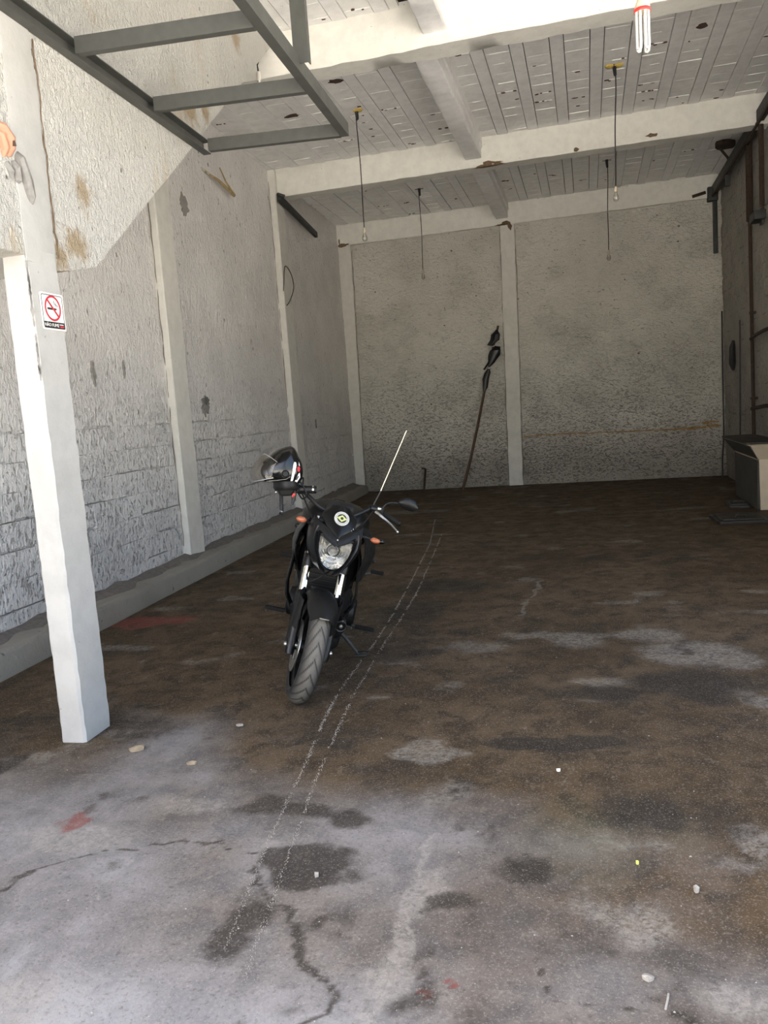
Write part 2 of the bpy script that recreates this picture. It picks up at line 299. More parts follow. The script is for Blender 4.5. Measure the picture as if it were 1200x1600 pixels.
# ------------------------------------------------------------------ mesh building
class MB:
    def __init__(s): s.v = []; s.f = []
    def add(s, vs, fs):
        o = len(s.v); s.v += [tuple(map(float, v)) for v in vs]; s.f += [tuple(o + i for i in f) for f in fs]; return s
    def box(s, c, d, R=None):
        hx, hy, hz = d[0] / 2, d[1] / 2, d[2] / 2
        vs = [Vector((x, y, z)) for x in (-hx, hx) for y in (-hy, hy) for z in (-hz, hz)]
        if R is not None: vs = [R @ v for v in vs]
        vs = [v + Vector(c) for v in vs]
        return s.add(vs, [(0, 1, 3, 2), (4, 6, 7, 5), (0, 4, 5, 1), (2, 3, 7, 6), (0, 2, 6, 4), (1, 5, 7, 3)])
    def bar(s, a, b, w, h, up=(0, 0, 1)):
        a = Vector(a); b = Vector(b); d = (b - a).normalized(); x = d.cross(Vector(up)).normalized(); z = x.cross(d)
        vs = [p + x * sx * w / 2 + z * sz * h / 2 for p in (a, b) for sx in (-1, 1) for sz in (-1, 1)]
        return s.add(vs, [(0, 1, 3, 2), (4, 6, 7, 5), (0, 4, 5, 1), (2, 3, 7, 6), (0, 2, 6, 4), (1, 5, 7, 3)])
    def prism(s, poly, axis_fn, a, b):
        """extrude 2-D polygon between depths a and b; axis_fn(u, v, depth) -> xyz"""
        n = len(poly)
        vs = [axis_fn(u, v, a) for u, v in poly] + [axis_fn(u, v, b) for u, v in poly]
        fs = [tuple(range(n - 1, -1, -1)), tuple(range(n, 2 * n))] + [(i, (i + 1) % n, n + (i + 1) % n, n + i) for i in range(n)]
        return s.add(vs, fs)
    def tube(s, pts, r, seg=10, caps=True):
        pts = [Vector(p) for p in pts]; n = len(pts)
        rs = r if isinstance(r, (list, tuple)) else [r] * n
        tg = [((pts[min(i + 1, n - 1)] - pts[max(i - 1, 0)]).normalized()) for i in range(n)]
        u = tg[0].orthogonal().normalized(); vs = []
        for i in range(n):
            u = (u - tg[i] * u.dot(tg[i])).normalized(); w = tg[i].cross(u)
            for k in range(seg):
                a = 2 * math.pi * k / seg
                vs.append(pts[i] + (u * math.cos(a) + w * math.sin(a)) * rs[i])
        fs = [(i * seg + k, i * seg + (k + 1) % seg, (i + 1) * seg + (k + 1) % seg, (i + 1) * seg + k) for i in range(n - 1) for k in range(seg)]
        if caps: fs += [tuple(range(seg - 1, -1, -1)), tuple(range((n - 1) * seg, n * seg))]
        return s.add(vs, fs)
    def lathe(s, prof, origin, axis, seg=24, closed=False, a0=0.0, a1=2 * math.pi, ref=None):
        axis = Vector(axis).normalized(); o = Vector(origin)
        u = Vector(ref) if ref is not None else axis.orthogonal().normalized(); u = (u - axis * u.dot(axis)).normalized(); w = axis.cross(u)
        full = abs(a1 - a0 - 2 * math.pi) < 1e-6; m_ = seg if full else seg + 1; n = len(prof); vs = []
        for k in range(m_):
            a = a0 + (a1 - a0) * k / seg
            dr = u * math.cos(a) + w * math.sin(a)
            for r, h in prof: vs.append(o + dr * r + axis * h)
        fs = []
        for k in range(seg):
            k2 = (k + 1) % m_
            for i in range(n if closed else n - 1):
                j = (i + 1) % n
                fs.append((k * n + i, k2 * n + i, k2 * n + j, k * n + j))
        if closed and not full: fs += [tuple(range(n)), tuple(range((m_ - 1) * n + n - 1, (m_ - 1) * n - 1, -1))]
        return s.add(vs, fs)
    def loft(s, rings, caps=True):
        n = len(rings[0]); vs = [p for r in rings for p in r]
        fs = [(i * n + k, i * n + (k + 1) % n, (i + 1) * n + (k + 1) % n, (i + 1) * n + k) for i in range(len(rings) - 1) for k in range(n)]
        if caps: fs += [tuple(range(n - 1, -1, -1)), tuple(range((len(rings) - 1) * n, len(rings) * n))]
        return s.add(vs, fs)
    def shell(s, grid, off):
        """grid[i][j] of points; thickened along vector/func off"""
        R, C = len(grid), len(grid[0]); f = off if callable(off) else (lambda p, i, j: Vector(p) + Vector(off))
        vs = [Vector(p) for r in grid for p in r] + [f(grid[i][j], i, j) for i in range(R) for j in range(C)]
        N = R * C; fs = []
        for i in range(R - 1):
            for j in range(C - 1):
                a, b, c_, d = i * C + j, i * C + j + 1, (i + 1) * C + j + 1, (i + 1) * C + j
                fs += [(a, b, c_, d), (N + d, N + c_, N + b, N + a)]
        bd = [j for j in range(C)] + [i * C + C - 1 for i in range(1, R)] + [(R - 1) * C + j for j in range(C - 2, -1, -1)] + [i * C for i in range(R - 2, 0, -1)]
        for k in range(len(bd)):
            a, b = bd[k], bd[(k + 1) % len(bd)]
            fs.append((b, a, N + a, N + b))
        return s.add(vs, fs)
    def sphere(s, c, r, seg=16, ring=10, sc_=(1, 1, 1)):
        prof = [(max(1e-4, math.sin(math.pi * i / ring)) * r, -math.cos(math.pi * i / ring) * r) for i in range(ring + 1)]
        o = len(s.v); s.lathe(prof, (0, 0, 0), (0, 0, 1), seg)
        for i in range(o, len(s.v)):
            v = s.v[i]; s.v[i] = (v[0] * sc_[0] + c[0], v[1] * sc_[1] + c[1], v[2] * sc_[2] + c[2])
        return s
    def xf(s, fn): s.v = [tuple(fn(Vector(v))) for v in s.v]; return s
    def mesh(s, name, mat, smooth=35, bevel=0, weld=False):
        me = bpy.data.meshes.new(name); me.from_pydata(s.v, [], s.f)
        bm = bmesh.new(); bm.from_mesh(me)
        if weld: bmesh.ops.remove_doubles(bm, verts=bm.verts, dist=1e-5)
        bmesh.ops.recalc_face_normals(bm, faces=bm.faces)
        if bevel:
            es = [e for e in bm.edges if len(e.link_faces) == 2 and e.calc_face_angle(0) > 0.6]
            bmesh.ops.bevel(bm, geom=es, offset=bevel, segments=2, affect='EDGES', profile=0.6, clamp_overlap=True)
        bm.to_mesh(me); bm.free()
        if smooth:
            me.shade_smooth(); me.set_sharp_from_angle(angle=math.radians(smooth))
        me.materials.append(mat); return me
    def build(s, name, mat, parent=None, smooth=35, bevel=0, fn=None, weld=False, **props):
        if fn: s.xf(fn)
        o = bpy.data.objects.new(name, s.mesh(name, M[mat] if isinstance(mat, str) else mat, smooth, bevel, weld)); COL.objects.link(o)
        if parent is not None: o.parent = parent
        for k, v in props.items(): o[k] = v
        return o

def thing(name, label, cat, loc=(0, 0, 0), group=None, rot=None):
    o = bpy.data.objects.new(name, None); COL.objects.link(o); o.location = loc
    if rot is not None: o.rotation_euler = rot
    o.empty_display_size = 0.1; o['label'] = label; o['category'] = cat
    if group: o['group'] = group
    return o
def tag(o, label, cat, group=None):
    o['label'] = label; o['category'] = cat
    if group: o['group'] = group
    return o
def struct(o, label, cat):
    o['kind'] = 'structure'; o['label'] = label; o['category'] = cat; return o
def blob_poly(n, r, jit, rn): return [((r * (1 + jit * (rn.random() * 2 - 1))) * math.cos(2 * math.pi * k / n), (r * (1 + jit * (rn.random() * 2 - 1))) * math.sin(2 * math.pi * k / n)) for k in range(n)]

# ================================================================== SETTING
# ---- floor
def grid_mesh(name, xs, ys, fn):
    nx, ny = len(xs), len(ys)
    X, Y = np.meshgrid(xs, ys); P = fn(X, Y)
    V = np.stack(P, -1).reshape(-1, 3)
    idx = np.arange(nx * ny).reshape(ny, nx)
    F = np.stack([idx[:-1, :-1], idx[:-1, 1:], idx[1:, 1:], idx[1:, :-1]], -1).reshape(-1, 4)
    me = bpy.data.meshes.new(name)
    me.vertices.add(len(V)); me.vertices.foreach_set('co', V.ravel().astype(np.float32))
    me.loops.add(F.size); me.loops.foreach_set('vertex_index', F.ravel().astype(np.int32))
    me.polygons.add(len(F)); me.polygons.foreach_set('loop_start', (np.arange(len(F)) * 4).astype(np.int32))
    me.update(); me.validate(); me.shade_smooth()
    return me, X, Y
xs = np.arange(-4.9, 2.9, 0.02)
ys = np.concatenate([np.arange(-0.6, 5.5, 0.016), np.arange(5.5, 15.3, 0.035)])
me, X, Y = grid_mesh('floor', xs, ys, lambda X, Y: (X, Y, (fbm(X * 1.3, Y * 1.3, 4, 3) - 0.5) * 0.006 - 0.002))
wx = X + (fbm(X * 7, Y * 7, 3, 11) - 0.5) * 0.14 + (fbm(X * 25, Y * 25, 2, 12) - 0.5) * 0.03
wy = Y + (fbm(X * 7, Y * 7, 3, 21) - 0.5) * 0.14 + (fbm(X * 25, Y * 25, 2, 22) - 0.5) * 0.03
OIL = [(-0.98, 2.41, 0.15, 0.1, 1.0), (-1.08, 2.06, 0.08, 0.15, 0.55), (-0.92, 2.75, 0.09, 0.09, 0.7), (-1.12, 2.79, 0.19, 0.08, 0.55), (-1.3, 2.77, 0.1, 0.12, 0.5), (-0.87, 2.12, 0.04, 0.04, 0.5), (-0.79, 2.13, 0.06, 0.09, 0.3), (-0.86, 3.1, 0.16, 0.18, 0.35), (-0.47, 2.25, 0.08, 0.06, 0.5), (-0.48, 1.87, 0.04, 0.04, 0.5), (0.15, 2.9, 0.17, 0.18, 0.55), (0.38, 2.89, 0.15, 0.16, 0.4), (-0.24, 2.48, 0.09, 0.07, 0.6), (-0.19, 3.48, 0.32, 0.05, 0.9), (0.46, 4.27, 0.37, 0.22, 0.55), (0.54, 4.21, 0.14, 0.23, 0.6), (0.07, 4.12, 0.19, 0.13, 0.6), (-1.27, 6.66, 0.39, 0.25, 0.6), (-1.36, 5.8, 0.3, 0.39, 0.5), (-0.53, 4.31, 0.21, 0.08, 0.4), (-0.09, 2.14, 0.16, 0.08, 0.3), (-0.6, 3.01, 0.15, 0.22, 0.3), (0.21, 2.1, 0.16, 0.1, 0.25), (-2.73, 3.81, 0.24, 0.34, 0.2)]
RED = [(-2.02, 2.59, 0.05, 0.06, 0.5), (-3.5, 5.54, 0.26, 0.16, 1.0), (-3.16, 5.63, 0.15, 0.14, 0.55), (-0.49, 1.86, 0.02, 0.012, 0.9), (-0.4, 1.9, 0.014, 0.012, 0.8)]
PALE = [(-0.75, 3.33, 0.17, 0.09, 0.8), (-0.51, 2.34, 0.05, 0.1, 0.6), (-0.58, 2.19, 0.04, 0.19, 0.9), (-0.6, 1.9, 0.07, 0.15, 0.5), (-2.63, 11.64, 0.5, 0.2, 0.6), (-0.59, 2.96, 0.1, 0.11, 0.6), (0.52, 4.79, 0.28, 0.25, 0.7), (0.3, 5.19, 0.23, 0.17, 0.5), (-0.13, 5.05, 0.16, 0.17, 0.5), (0.74, 4.68, 0.13, 0.19, 0.5), (0.49, 2.79, 0.08, 0.09, 0.5), (0.08, 2.22, 0.14, 0.12, 0.5), (0.3, 1.97, 0.12, 0.09, 0.5), (-1.59, 2.75, 0.19, 0.08, 0.5), (-1.92, 2.47, 0.26, 0.1, 0.5), (-0.76, 4.91, 0.24, 0.14, 0.4)]
GREEN = [(-0.06, 2.69, 0.15, 0.19, 0.8), (0.24, 2.76, 0.08, 0.11, 0.4)]
def spots(lst, soft=0.45):
    a = np.zeros_like(X)
    for cx, cy, rx, ry, w in lst:
        d = np.sqrt(((wx - cx) / rx) ** 2 + ((wy - cy) / ry) ** 2)
        a = np.maximum(a, w * np.clip((1 + soft - d) / (2 * soft), 0, 1))
    return a
def segs(P, width, w):
    a = np.zeros_like(X)
    for (x0, y0), (x1, y1) in zip(P[:-1], P[1:]):
        bx0, bx1 = min(x0, x1) - .1, max(x0, x1) + .1
        t = np.clip(((wx - x0) * (x1 - x0) + (wy - y0) * (y1 - y0)) / max(1e-6, (x1 - x0) ** 2 + (y1 - y0) ** 2), 0, 1)
        d = np.hypot(wx - x0 - t * (x1 - x0), wy - y0 - t * (y1 - y0))
        a = np.maximum(a, w * np.clip(1.3 - d / width, 0, 1))
    return a
oil = spots(OIL)
blot = np.clip((fbm(X * 1.7, Y * 1.7, 5, 41) - 0.60) * 6, 0, 1) * 0.35 + np.clip((fbm(X * 6, Y * 5, 4, 45) - 0.66) * 8, 0, 1) * 0.35
oil = np.maximum(oil, blot)
for P, w_ in (([(-1.13, 2.32), (-1.04, 2.22), (-0.96, 2.1), (-0.87, 2.04), (-0.82, 1.95), (-0.76, 1.86), (-0.7, 1.75), (-0.68, 1.5)], .016),
              ([(-0.21, 2.07), (-0.2, 2.0), (-0.17, 1.92), (-0.12, 1.9), (-0.03, 1.89), (0.08, 1.85), (0.3, 1.8)], .010),
              ([(-2.2, 1.7), (-1.97, 2.12), (-1.89, 2.28), (-1.76, 2.4), (-1.56, 2.5), (-1.42, 2.52), (-1.31, 2.49), (-1.19, 2.41)], .010)):
    oil = np.maximum(oil, segs(P, w_, 0.55))
pale = np.maximum(spots(PALE), np.clip((fbm(X * 2.6, Y * 3.5, 5, 61) - 0.63) * 7, 0, 1) * 0.45)
for P, w_ in (([(-0.57, 2.67), (-0.59, 2.54), (-0.56, 2.35), (-0.58, 2.22), (-0.61, 2.01), (-0.59, 1.77), (-.6, 1.5)], .022), ([(-0.44, 6.84), (-0.49, 6.26), (-0.52, 5.68)], .02), ([(0.44, 2.71), (0.48, 2.76), (0.52, 2.77), (0.5, 2.65), (0.47, 2.67), (0.44, 2.7)], .012)):
    pale = np.maximum(pale, segs(P, w_, 0.7))
wearc = np.stack([oil, pale, spots(RED, 0.3), spots(GREEN, 0.9)], -1).astype(np.float32)
at = me.color_attributes.new('wear', 'FLOAT_COLOR', 'POINT'); at.data.foreach_set('color', wearc.ravel())
# pale dust by the doorway, with the blue sky light there painted in
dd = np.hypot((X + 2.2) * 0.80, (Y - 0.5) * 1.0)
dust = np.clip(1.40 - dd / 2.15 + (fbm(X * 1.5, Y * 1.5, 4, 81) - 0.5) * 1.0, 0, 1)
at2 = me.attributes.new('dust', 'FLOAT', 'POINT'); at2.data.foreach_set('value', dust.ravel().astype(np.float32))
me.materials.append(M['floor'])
floor = bpy.data.objects.new('floor', me); COL.objects.link(floor)
struct(floor, 'worn brown concrete garage floor with oil stains and pale dust and painted sky light by the entrance', 'floor')
# two broken pale drag lines on the floor
LA = [(-2.07, 10.72), (-1.77, 8.77), (-1.58, 6.93), (-1.46, 5.62), (-1.42, 5.05), (-1.4, 4.51), (-1.38, 4.07), (-1.33, 3.62), (-1.26, 3.19), (-1.22, 2.9), (-1.19, 2.65), (-1.14, 2.34), (-1.1, 2.12), (-1.07, 1.94), (-1.06, 1.84)]
LB = [(-1.75, 9.43), (-1.56, 7.66), (-1.42, 6.32), (-1.37, 5.44), (-1.35, 4.98), (-1.31, 4.4), (-1.27, 3.89), (-1.21, 3.4), (-1.15, 2.96), (-1.1, 2.68), (-1.06, 2.4), (-1.02, 2.19), (-0.99, 1.98), (-0.96, 1.83)]
def drag_line(P, seed, dens):
    rn = random.Random(seed); b = MB()
    for (x0, y0), (x1, y1) in zip(P[:-1], P[1:]):
        L = math.hypot(x1 - x0, y1 - y0); n = int(L * dens * (1.0 if y0 < 4.2 else .5)); d = Vector((x1 - x0, y1 - y0)).normalized(); nn = Vector((-d.y, d.x))
        for k in range(n):
            t = rn.random(); far = max(y0 + (y1 - y0) * t, 1)
            if math.sin(t * L * 9 + seed + y0 * 3) < -0.9: continue
            c = Vector((x0, y0)) + d * (t * L) + nn * rn.gauss(0, 0.0048)
            kf = max(.38, min(1.25, far / 4.8)); ln = rn.uniform(0.003, 0.012) * kf; wd = rn.uniform(0.0010, 0.0030) * kf; a = rn.uniform(-0.35, 0.35)
            u = Vector((d.x * math.cos(a) - d.y * math.sin(a), d.x * math.sin(a) + d.y * math.cos(a))); w = Vector((-u.y, u.x))
            z = 0.0028
            b.add([(*(c + u * ln + w * wd * .3), z), (*(c + w * wd), z), (*(c - u * ln), z), (*(c - w * wd), z), (c.x, c.y, z + .0012)], [(0, 1, 4), (1, 2, 4), (2, 3, 4), (3, 0, 4)])
    return b
for i, (P, dens) in enumerate(((LA, 330), (LB, 280))):
    drag_line(P, 5 + i, dens).build('drag_line', 'chalk', floor, smooth=0, kind='stuff')

# ---- left wall with kerb, plaster and painted blocks
def LW(d, y, z): return (-3.711 + d - T * y, y, z)
ysw = np.arange(-0.5, 15.2, 0.045); zsw = np.arange(0, 5.2, 0.045)
BZ1 = 1.76
def lwf(Yg, Zg):
    d = (fbm(Yg * 3, Zg * 3, 4, 7) - 0.5) * 0.022 + (fbm(Yg * 14, Zg * 14, 3, 9) - 0.5) * 0.010
    low = (Zg < BZ1 - .05) & (Yg > 3.7)
    d = np.where(low, -0.032, d)
    return (-3.711 + d - T * Yg, Yg, Zg)
me, _, _ = grid_mesh('wall_left', ysw, zsw, lwf); me.materials.append(M['left'])
wall_left = bpy.data.objects.new('wall_left', me); COL.objects.link(wall_left)
struct(wall_left, 'rough whitewashed left wall of painted blocks under thrown plaster', 'wall')
MB().prism([(-0.5, 0), (15.1, 0), (15.1, 5.2), (-0.5, 5.2)], lambda u, v, d: LW(d, u, v), -0.06, -0.2).build('wall_core', 'mortar', wall_left)
rn = random.Random(11)
row = 0; z = 0.10; nblk = 0
while z < BZ1 - 0.02:
    hgt = 0.205; y = 3.6 + (0.2 if row % 2 else 0.0)
    while y < 14.75:
        w = 0.405
        gh = rn.choice((.0002, .0004, .0006, .010, .018) if z > .15 else (.0004,)); gv = rn.choice((.0, .0, .0, .002, .008))
        y0, y1, z0, z1 = y + gv, y + w, z + gh, min(z + hgt, BZ1)
        pr = rn.uniform(-0.0015, 0.0025); ring = []
        for k in range(4): ring.append((y0 + (y1 - y0) * k / 4 + rn.uniform(-.002, .002), z0 + rn.uniform(-.001, .003)))
        for k in range(2): ring.append((y1 + rn.uniform(-.003, .004), z0 + (z1 - z0) * k / 2 + rn.uniform(-.003, .003)))
        for k in range(4): ring.append((y1 + (y0 - y1) * k / 4 + rn.uniform(-.004, .004), z1 + rn.uniform(-.002, .0045)))
        for k in range(2): ring.append((y0 + rn.uniform(-.004, .003), z1 + (z0 - z1) * k / 2 + rn.uniform(-.003, .003)))
        n = len(ring); cy, cz = (y0 + y1) / 2, (z0 + z1) / 2
        vs = [LW(-0.045, a, b_) for a, b_ in ring] + [LW(pr - 0.004, a, b_) for a, b_ in ring] + [LW(pr + rn.uniform(-.001, .002), cy + (a - cy) * .985, cz + (b_ - cz) * .97) for a, b_ in ring]
        fs = [(i, (i + 1) % n, n + (i + 1) % n, n + i) for i in range(n)] + [(n + i, n + (i + 1) % n, 2 * n + (i + 1) % n, 2 * n + i) for i in range(n)] + [tuple(range(2 * n, 3 * n))]
        if nblk < 290:
            MB().add(vs, fs).build('concrete_block', 'left', wall_left, smooth=0); nblk += 1
        y += w
    z += hgt; row += 1
for cy_, cz_, r_, sx in ((8.20, 3.82, 0.10, .55), (8.23, 1.72, 0.10, .6), (8.26, 1.75, 0.05, 1.0), (12.48, 1.39, 0.06, .4), (5.55, 1.98, 0.05, .16), (6.05, 1.99, 0.075, .20), (6.56, 2.04, 0.055, .16)):
    pts = blob_poly(22, r_, 0.45, rn)
    MB().prism([(cy_ + u * sx * 1.6, cz_ + v * 1.1) for u, v in pts], lambda u, v, d: LW(d, u, v), -0.01, 0.0135).build('bare_cement_patch', 'cement', wall_left, smooth=0)
# kerb at the foot of the left wall
b = MB(); rings = []
for k in range(41):
    y = 0.0 + 14.75 * k / 40; j = rn.uniform(-.008, .008); zt = 0.175 - 0.025 * min(1, y / 12) + rn.uniform(-.006, .006)
    rings.append([LW(-0.02, y, -0.02), LW(0.275 + j, y, -0.02), LW(0.268 + j, y, zt - .03), LW(0.245 + j, y, zt - .004), LW(0.20, y, zt + .006), LW(-0.02, y, zt + .02)])
kerb = b.loft(rings).build('kerb', 'kerb', None, smooth=50); struct(kerb, 'low dirty plastered kerb along the foot of the left wall', 'kerb')
b = MB(); rings = []
for k in range(81):
    y = 0.0 + 14.6 * k / 80; w = 0.15 + rn.uniform(-.035, .04)
    rings.append([LW(-0.02, y, 0.16), LW(w + .02, y, 0.165 - .02 * min(1, y / 12)), LW(w, y, 0.180 - .022 * min(1, y / 12)), LW(0.012, y, 0.21 + rn.uniform(-.015, .02))])
b.loft(rings).build('dirt_fillet', 'dirt', kerb, smooth=60)

# pilasters in the left wall
def pilaster(name, y0, y1, d, label):
    b = MB(); rings = []
    for k in range(33):
        z = 0.02 + 4.93 * k / 32; e0, e1, e2 = (rn.uniform(-.007, .007) for _ in range(3))
        rings.append([LW(-0.05, y0 - .01 + e0, z), LW(d * .86, y0 + e0, z), LW(d, y0 + .012 + e0 * .6, z), LW(d + e2 * .2, y1 - .012, z), LW(d * .8, y1 + e1, z), LW(-0.05, y1 + e1, z)])
    return struct(b.loft(rings).build(name, 'pilaster', None, smooth=25), label, 'column')
c1 = pilaster('column', 7.37, 7.72, 0.075, 'smooth white pilaster in left wall, behind the free-standing post')
c2 = pilaster('column', 11.10, 11.46, 0.10, 'smooth white pilaster in left wall under the middle ceiling beam')
for c_, yy_, dd_ in ((c1, 7.37, .075), (c2, 11.10, .10)):      # ragged seam where plaster meets concrete
    b = MB(); pts = [LW(0.012, yy_ - .012 + rn.uniform(-.012, .012), 0.3 + 4.5 * k / 40) for k in range(41)]
    b.tube(pts, [rn.uniform(.002, .0065) for _ in pts], 5).build('crack_seam', 'dirt', c_, smooth=0)

# ---- back wall
def BW(x, z, d): return (x, 14.86 + x * BT - d, z)
xsb = np.arange(-4.75, 2.5, 0.045); zsb = np.arange(0, 5.2, 0.045)
me, _, _ = grid_mesh('wall_back', xsb[::-1], zsb, lambda Xg, Zg: (Xg, 14.86 + Xg * BT - (fbm(Xg * 3, Zg * 5, 4, 17) - 0.5) * 0.03 - (fbm(Xg * 9, Zg * 22, 3, 19) - 0.5) * 0.014, Zg))
me.materials.append(M['back'])
wall_back = bpy.data.objects.new('wall_back', me); COL.objects.link(wall_back)
struct(wall_back, 'rough whitewashed back wall with a rusty horizontal streak', 'wall')
MB().box((-1.1, 15.05, 2.6), (7.4, 0.2, 5.2)).build('wall_core', 'mortar', wall_back)
# rusty streak: thin crust along a course
b = MB()
for k in range(70):
    t = k / 69; x = -1.47 + 3.6 * t + rn.uniform(-.02, .02); zz = 0.862 + .02 * math.sin(t * 6) + rn.uniform(-.008, .008); w = rn.uniform(.03, .07); h_ = rn.uniform(.006, .016) * (1.6 if t > .85 else 1)
    if rn.random() < 0.12: continue
    b.prism([(x + u * w, zz + v * h_) for u, v in blob_poly(8, 1, .35, rn)], BW, -0.02, 0.016)
for k in range(14):
    x, zz = rn.uniform(1.9, 2.12), .87 + rn.uniform(0, .07)
    b.prism([(x + u * .03, zz + v * .016) for u, v in blob_poly(7, 1, .4, rn)], BW, -0.02, 0.018)
mrs = plain('rust_streak', (0.36, 0.22, 0.085), 0.95, nz=0.25, scale=14)
b.build('rust_crust', mrs, wall_back, smooth=0)
# small dark pock marks
b = MB()
for k in range(22):
    x, zz, r_ = rn.uniform(-4.0, 2.1), rn.uniform(0.2, 4.4), rn.uniform(.006, .016)
    b.prism([(x + u * r_ * rn.uniform(.8, 1.6), zz + v * r_) for u, v in blob_poly(6, 1, .3, rn)], BW, -0.02, 0.019)
b.build('pock_mark', 'dirt', wall_back, smooth=0, kind='stuff')
def back_col(x0, x1, d, label):
    b = MB(); rings = []
    for k in range(33):
        z = 0.0 + 4.95 * k / 32; e0, e1 = rn.uniform(-.006, .006), rn.uniform(-.006, .006); sh = -0.075 * (1 - z / 4.6)
        rings.append([BW(x0 + e0 + sh, z, -.05), BW(x0 + e0 + sh, z, d - .008), BW(x0 + .01 + e0 + sh, z, d), BW(x1 - .01 + e1 + sh, z, d), BW(x1 + e1 + sh, z, d - .008), BW(x1 + e1 + sh, z, -.05)])
    return struct(b.loft(rings).build('column', 'pilaster', None, smooth=25), label, 'column')
bc1 = back_col(-4.45, -4.125, 0.045, 'narrow white column in the left back corner')
bc2 = back_col(-1.375, -1.120, 0.040, 'white column in the middle of the back wall beside the leaning pole')
for c_, xx_ in ((bc1, -4.118), (bc2, -1.383), (bc2, -1.113)):
    b = MB(); pts = [BW(xx_ - 0.075 * (1 - zz / 4.6) + rn.uniform(-.008, .008), zz, 0.012) for zz in [0.1 + 4.4 * k / 40 for k in range(41)]]
    b.tube(pts, [rn.uniform(.003, .008) for _ in pts], 5).build('crack_seam', 'dirt', c_, smooth=0)

# ---- right wall
XR = 2.25
ysr = np.arange(SIDE[1], 15.2, 0.05); zsr = np.arange(0, 5.2, 0.05)
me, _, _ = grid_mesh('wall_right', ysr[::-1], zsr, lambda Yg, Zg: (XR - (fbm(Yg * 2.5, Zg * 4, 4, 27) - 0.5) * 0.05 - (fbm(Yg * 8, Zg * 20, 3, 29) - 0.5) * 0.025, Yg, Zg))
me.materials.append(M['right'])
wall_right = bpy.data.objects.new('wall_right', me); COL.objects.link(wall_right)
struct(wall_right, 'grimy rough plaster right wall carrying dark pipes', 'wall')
b = MB(); b.box((XR + .15, (SIDE[1] + 15.2) / 2, 2.6), (.2, 15.2 - SIDE[1], 5.2)); b.box((XR + .15, (SIDE[0] - .55) / 2, 2.6), (.2, SIDE[0] + .55, 5.2)); b.box((XR + .15, (SIDE[0] + SIDE[1]) / 2, (SIDE[2] + 5.2) / 2), (.2, SIDE[1] - SIDE[0], 5.2 - SIDE[2]))  # wall core around the side gap added for light
b.build('wall_core', 'mortar', wall_right, smooth=0)
# ---- front wall around the doorway, and the yard outside
b = MB(); FY = -0.45
b.box(((DOOR[1] + 2.5) / 2, FY - .1, 2.6), (2.5 - DOOR[1], .2, 5.2)); b.box(((-4.2 + DOOR[0]) / 2, FY - .1, 2.6), (DOOR[0] + 4.2, .2, 5.2))
b.box(((DOOR[0] + DOOR[1]) / 2, FY - .1, (DOOR[2] + 5.2) / 2), (DOOR[1] - DOOR[0], .2, 5.2 - DOOR[2]))
struct(b.build('wall_front', 'front', None, smooth=0), 'front wall around the open garage doorway', 'wall')
struct(MB().box((0, -30.6, -.06), (120, 60, .1)).box((32.5, 15, -.06), (60, 31.2, .1)).build('ground', 'ground', None, smooth=0), 'paved yard outside the open front', 'ground')

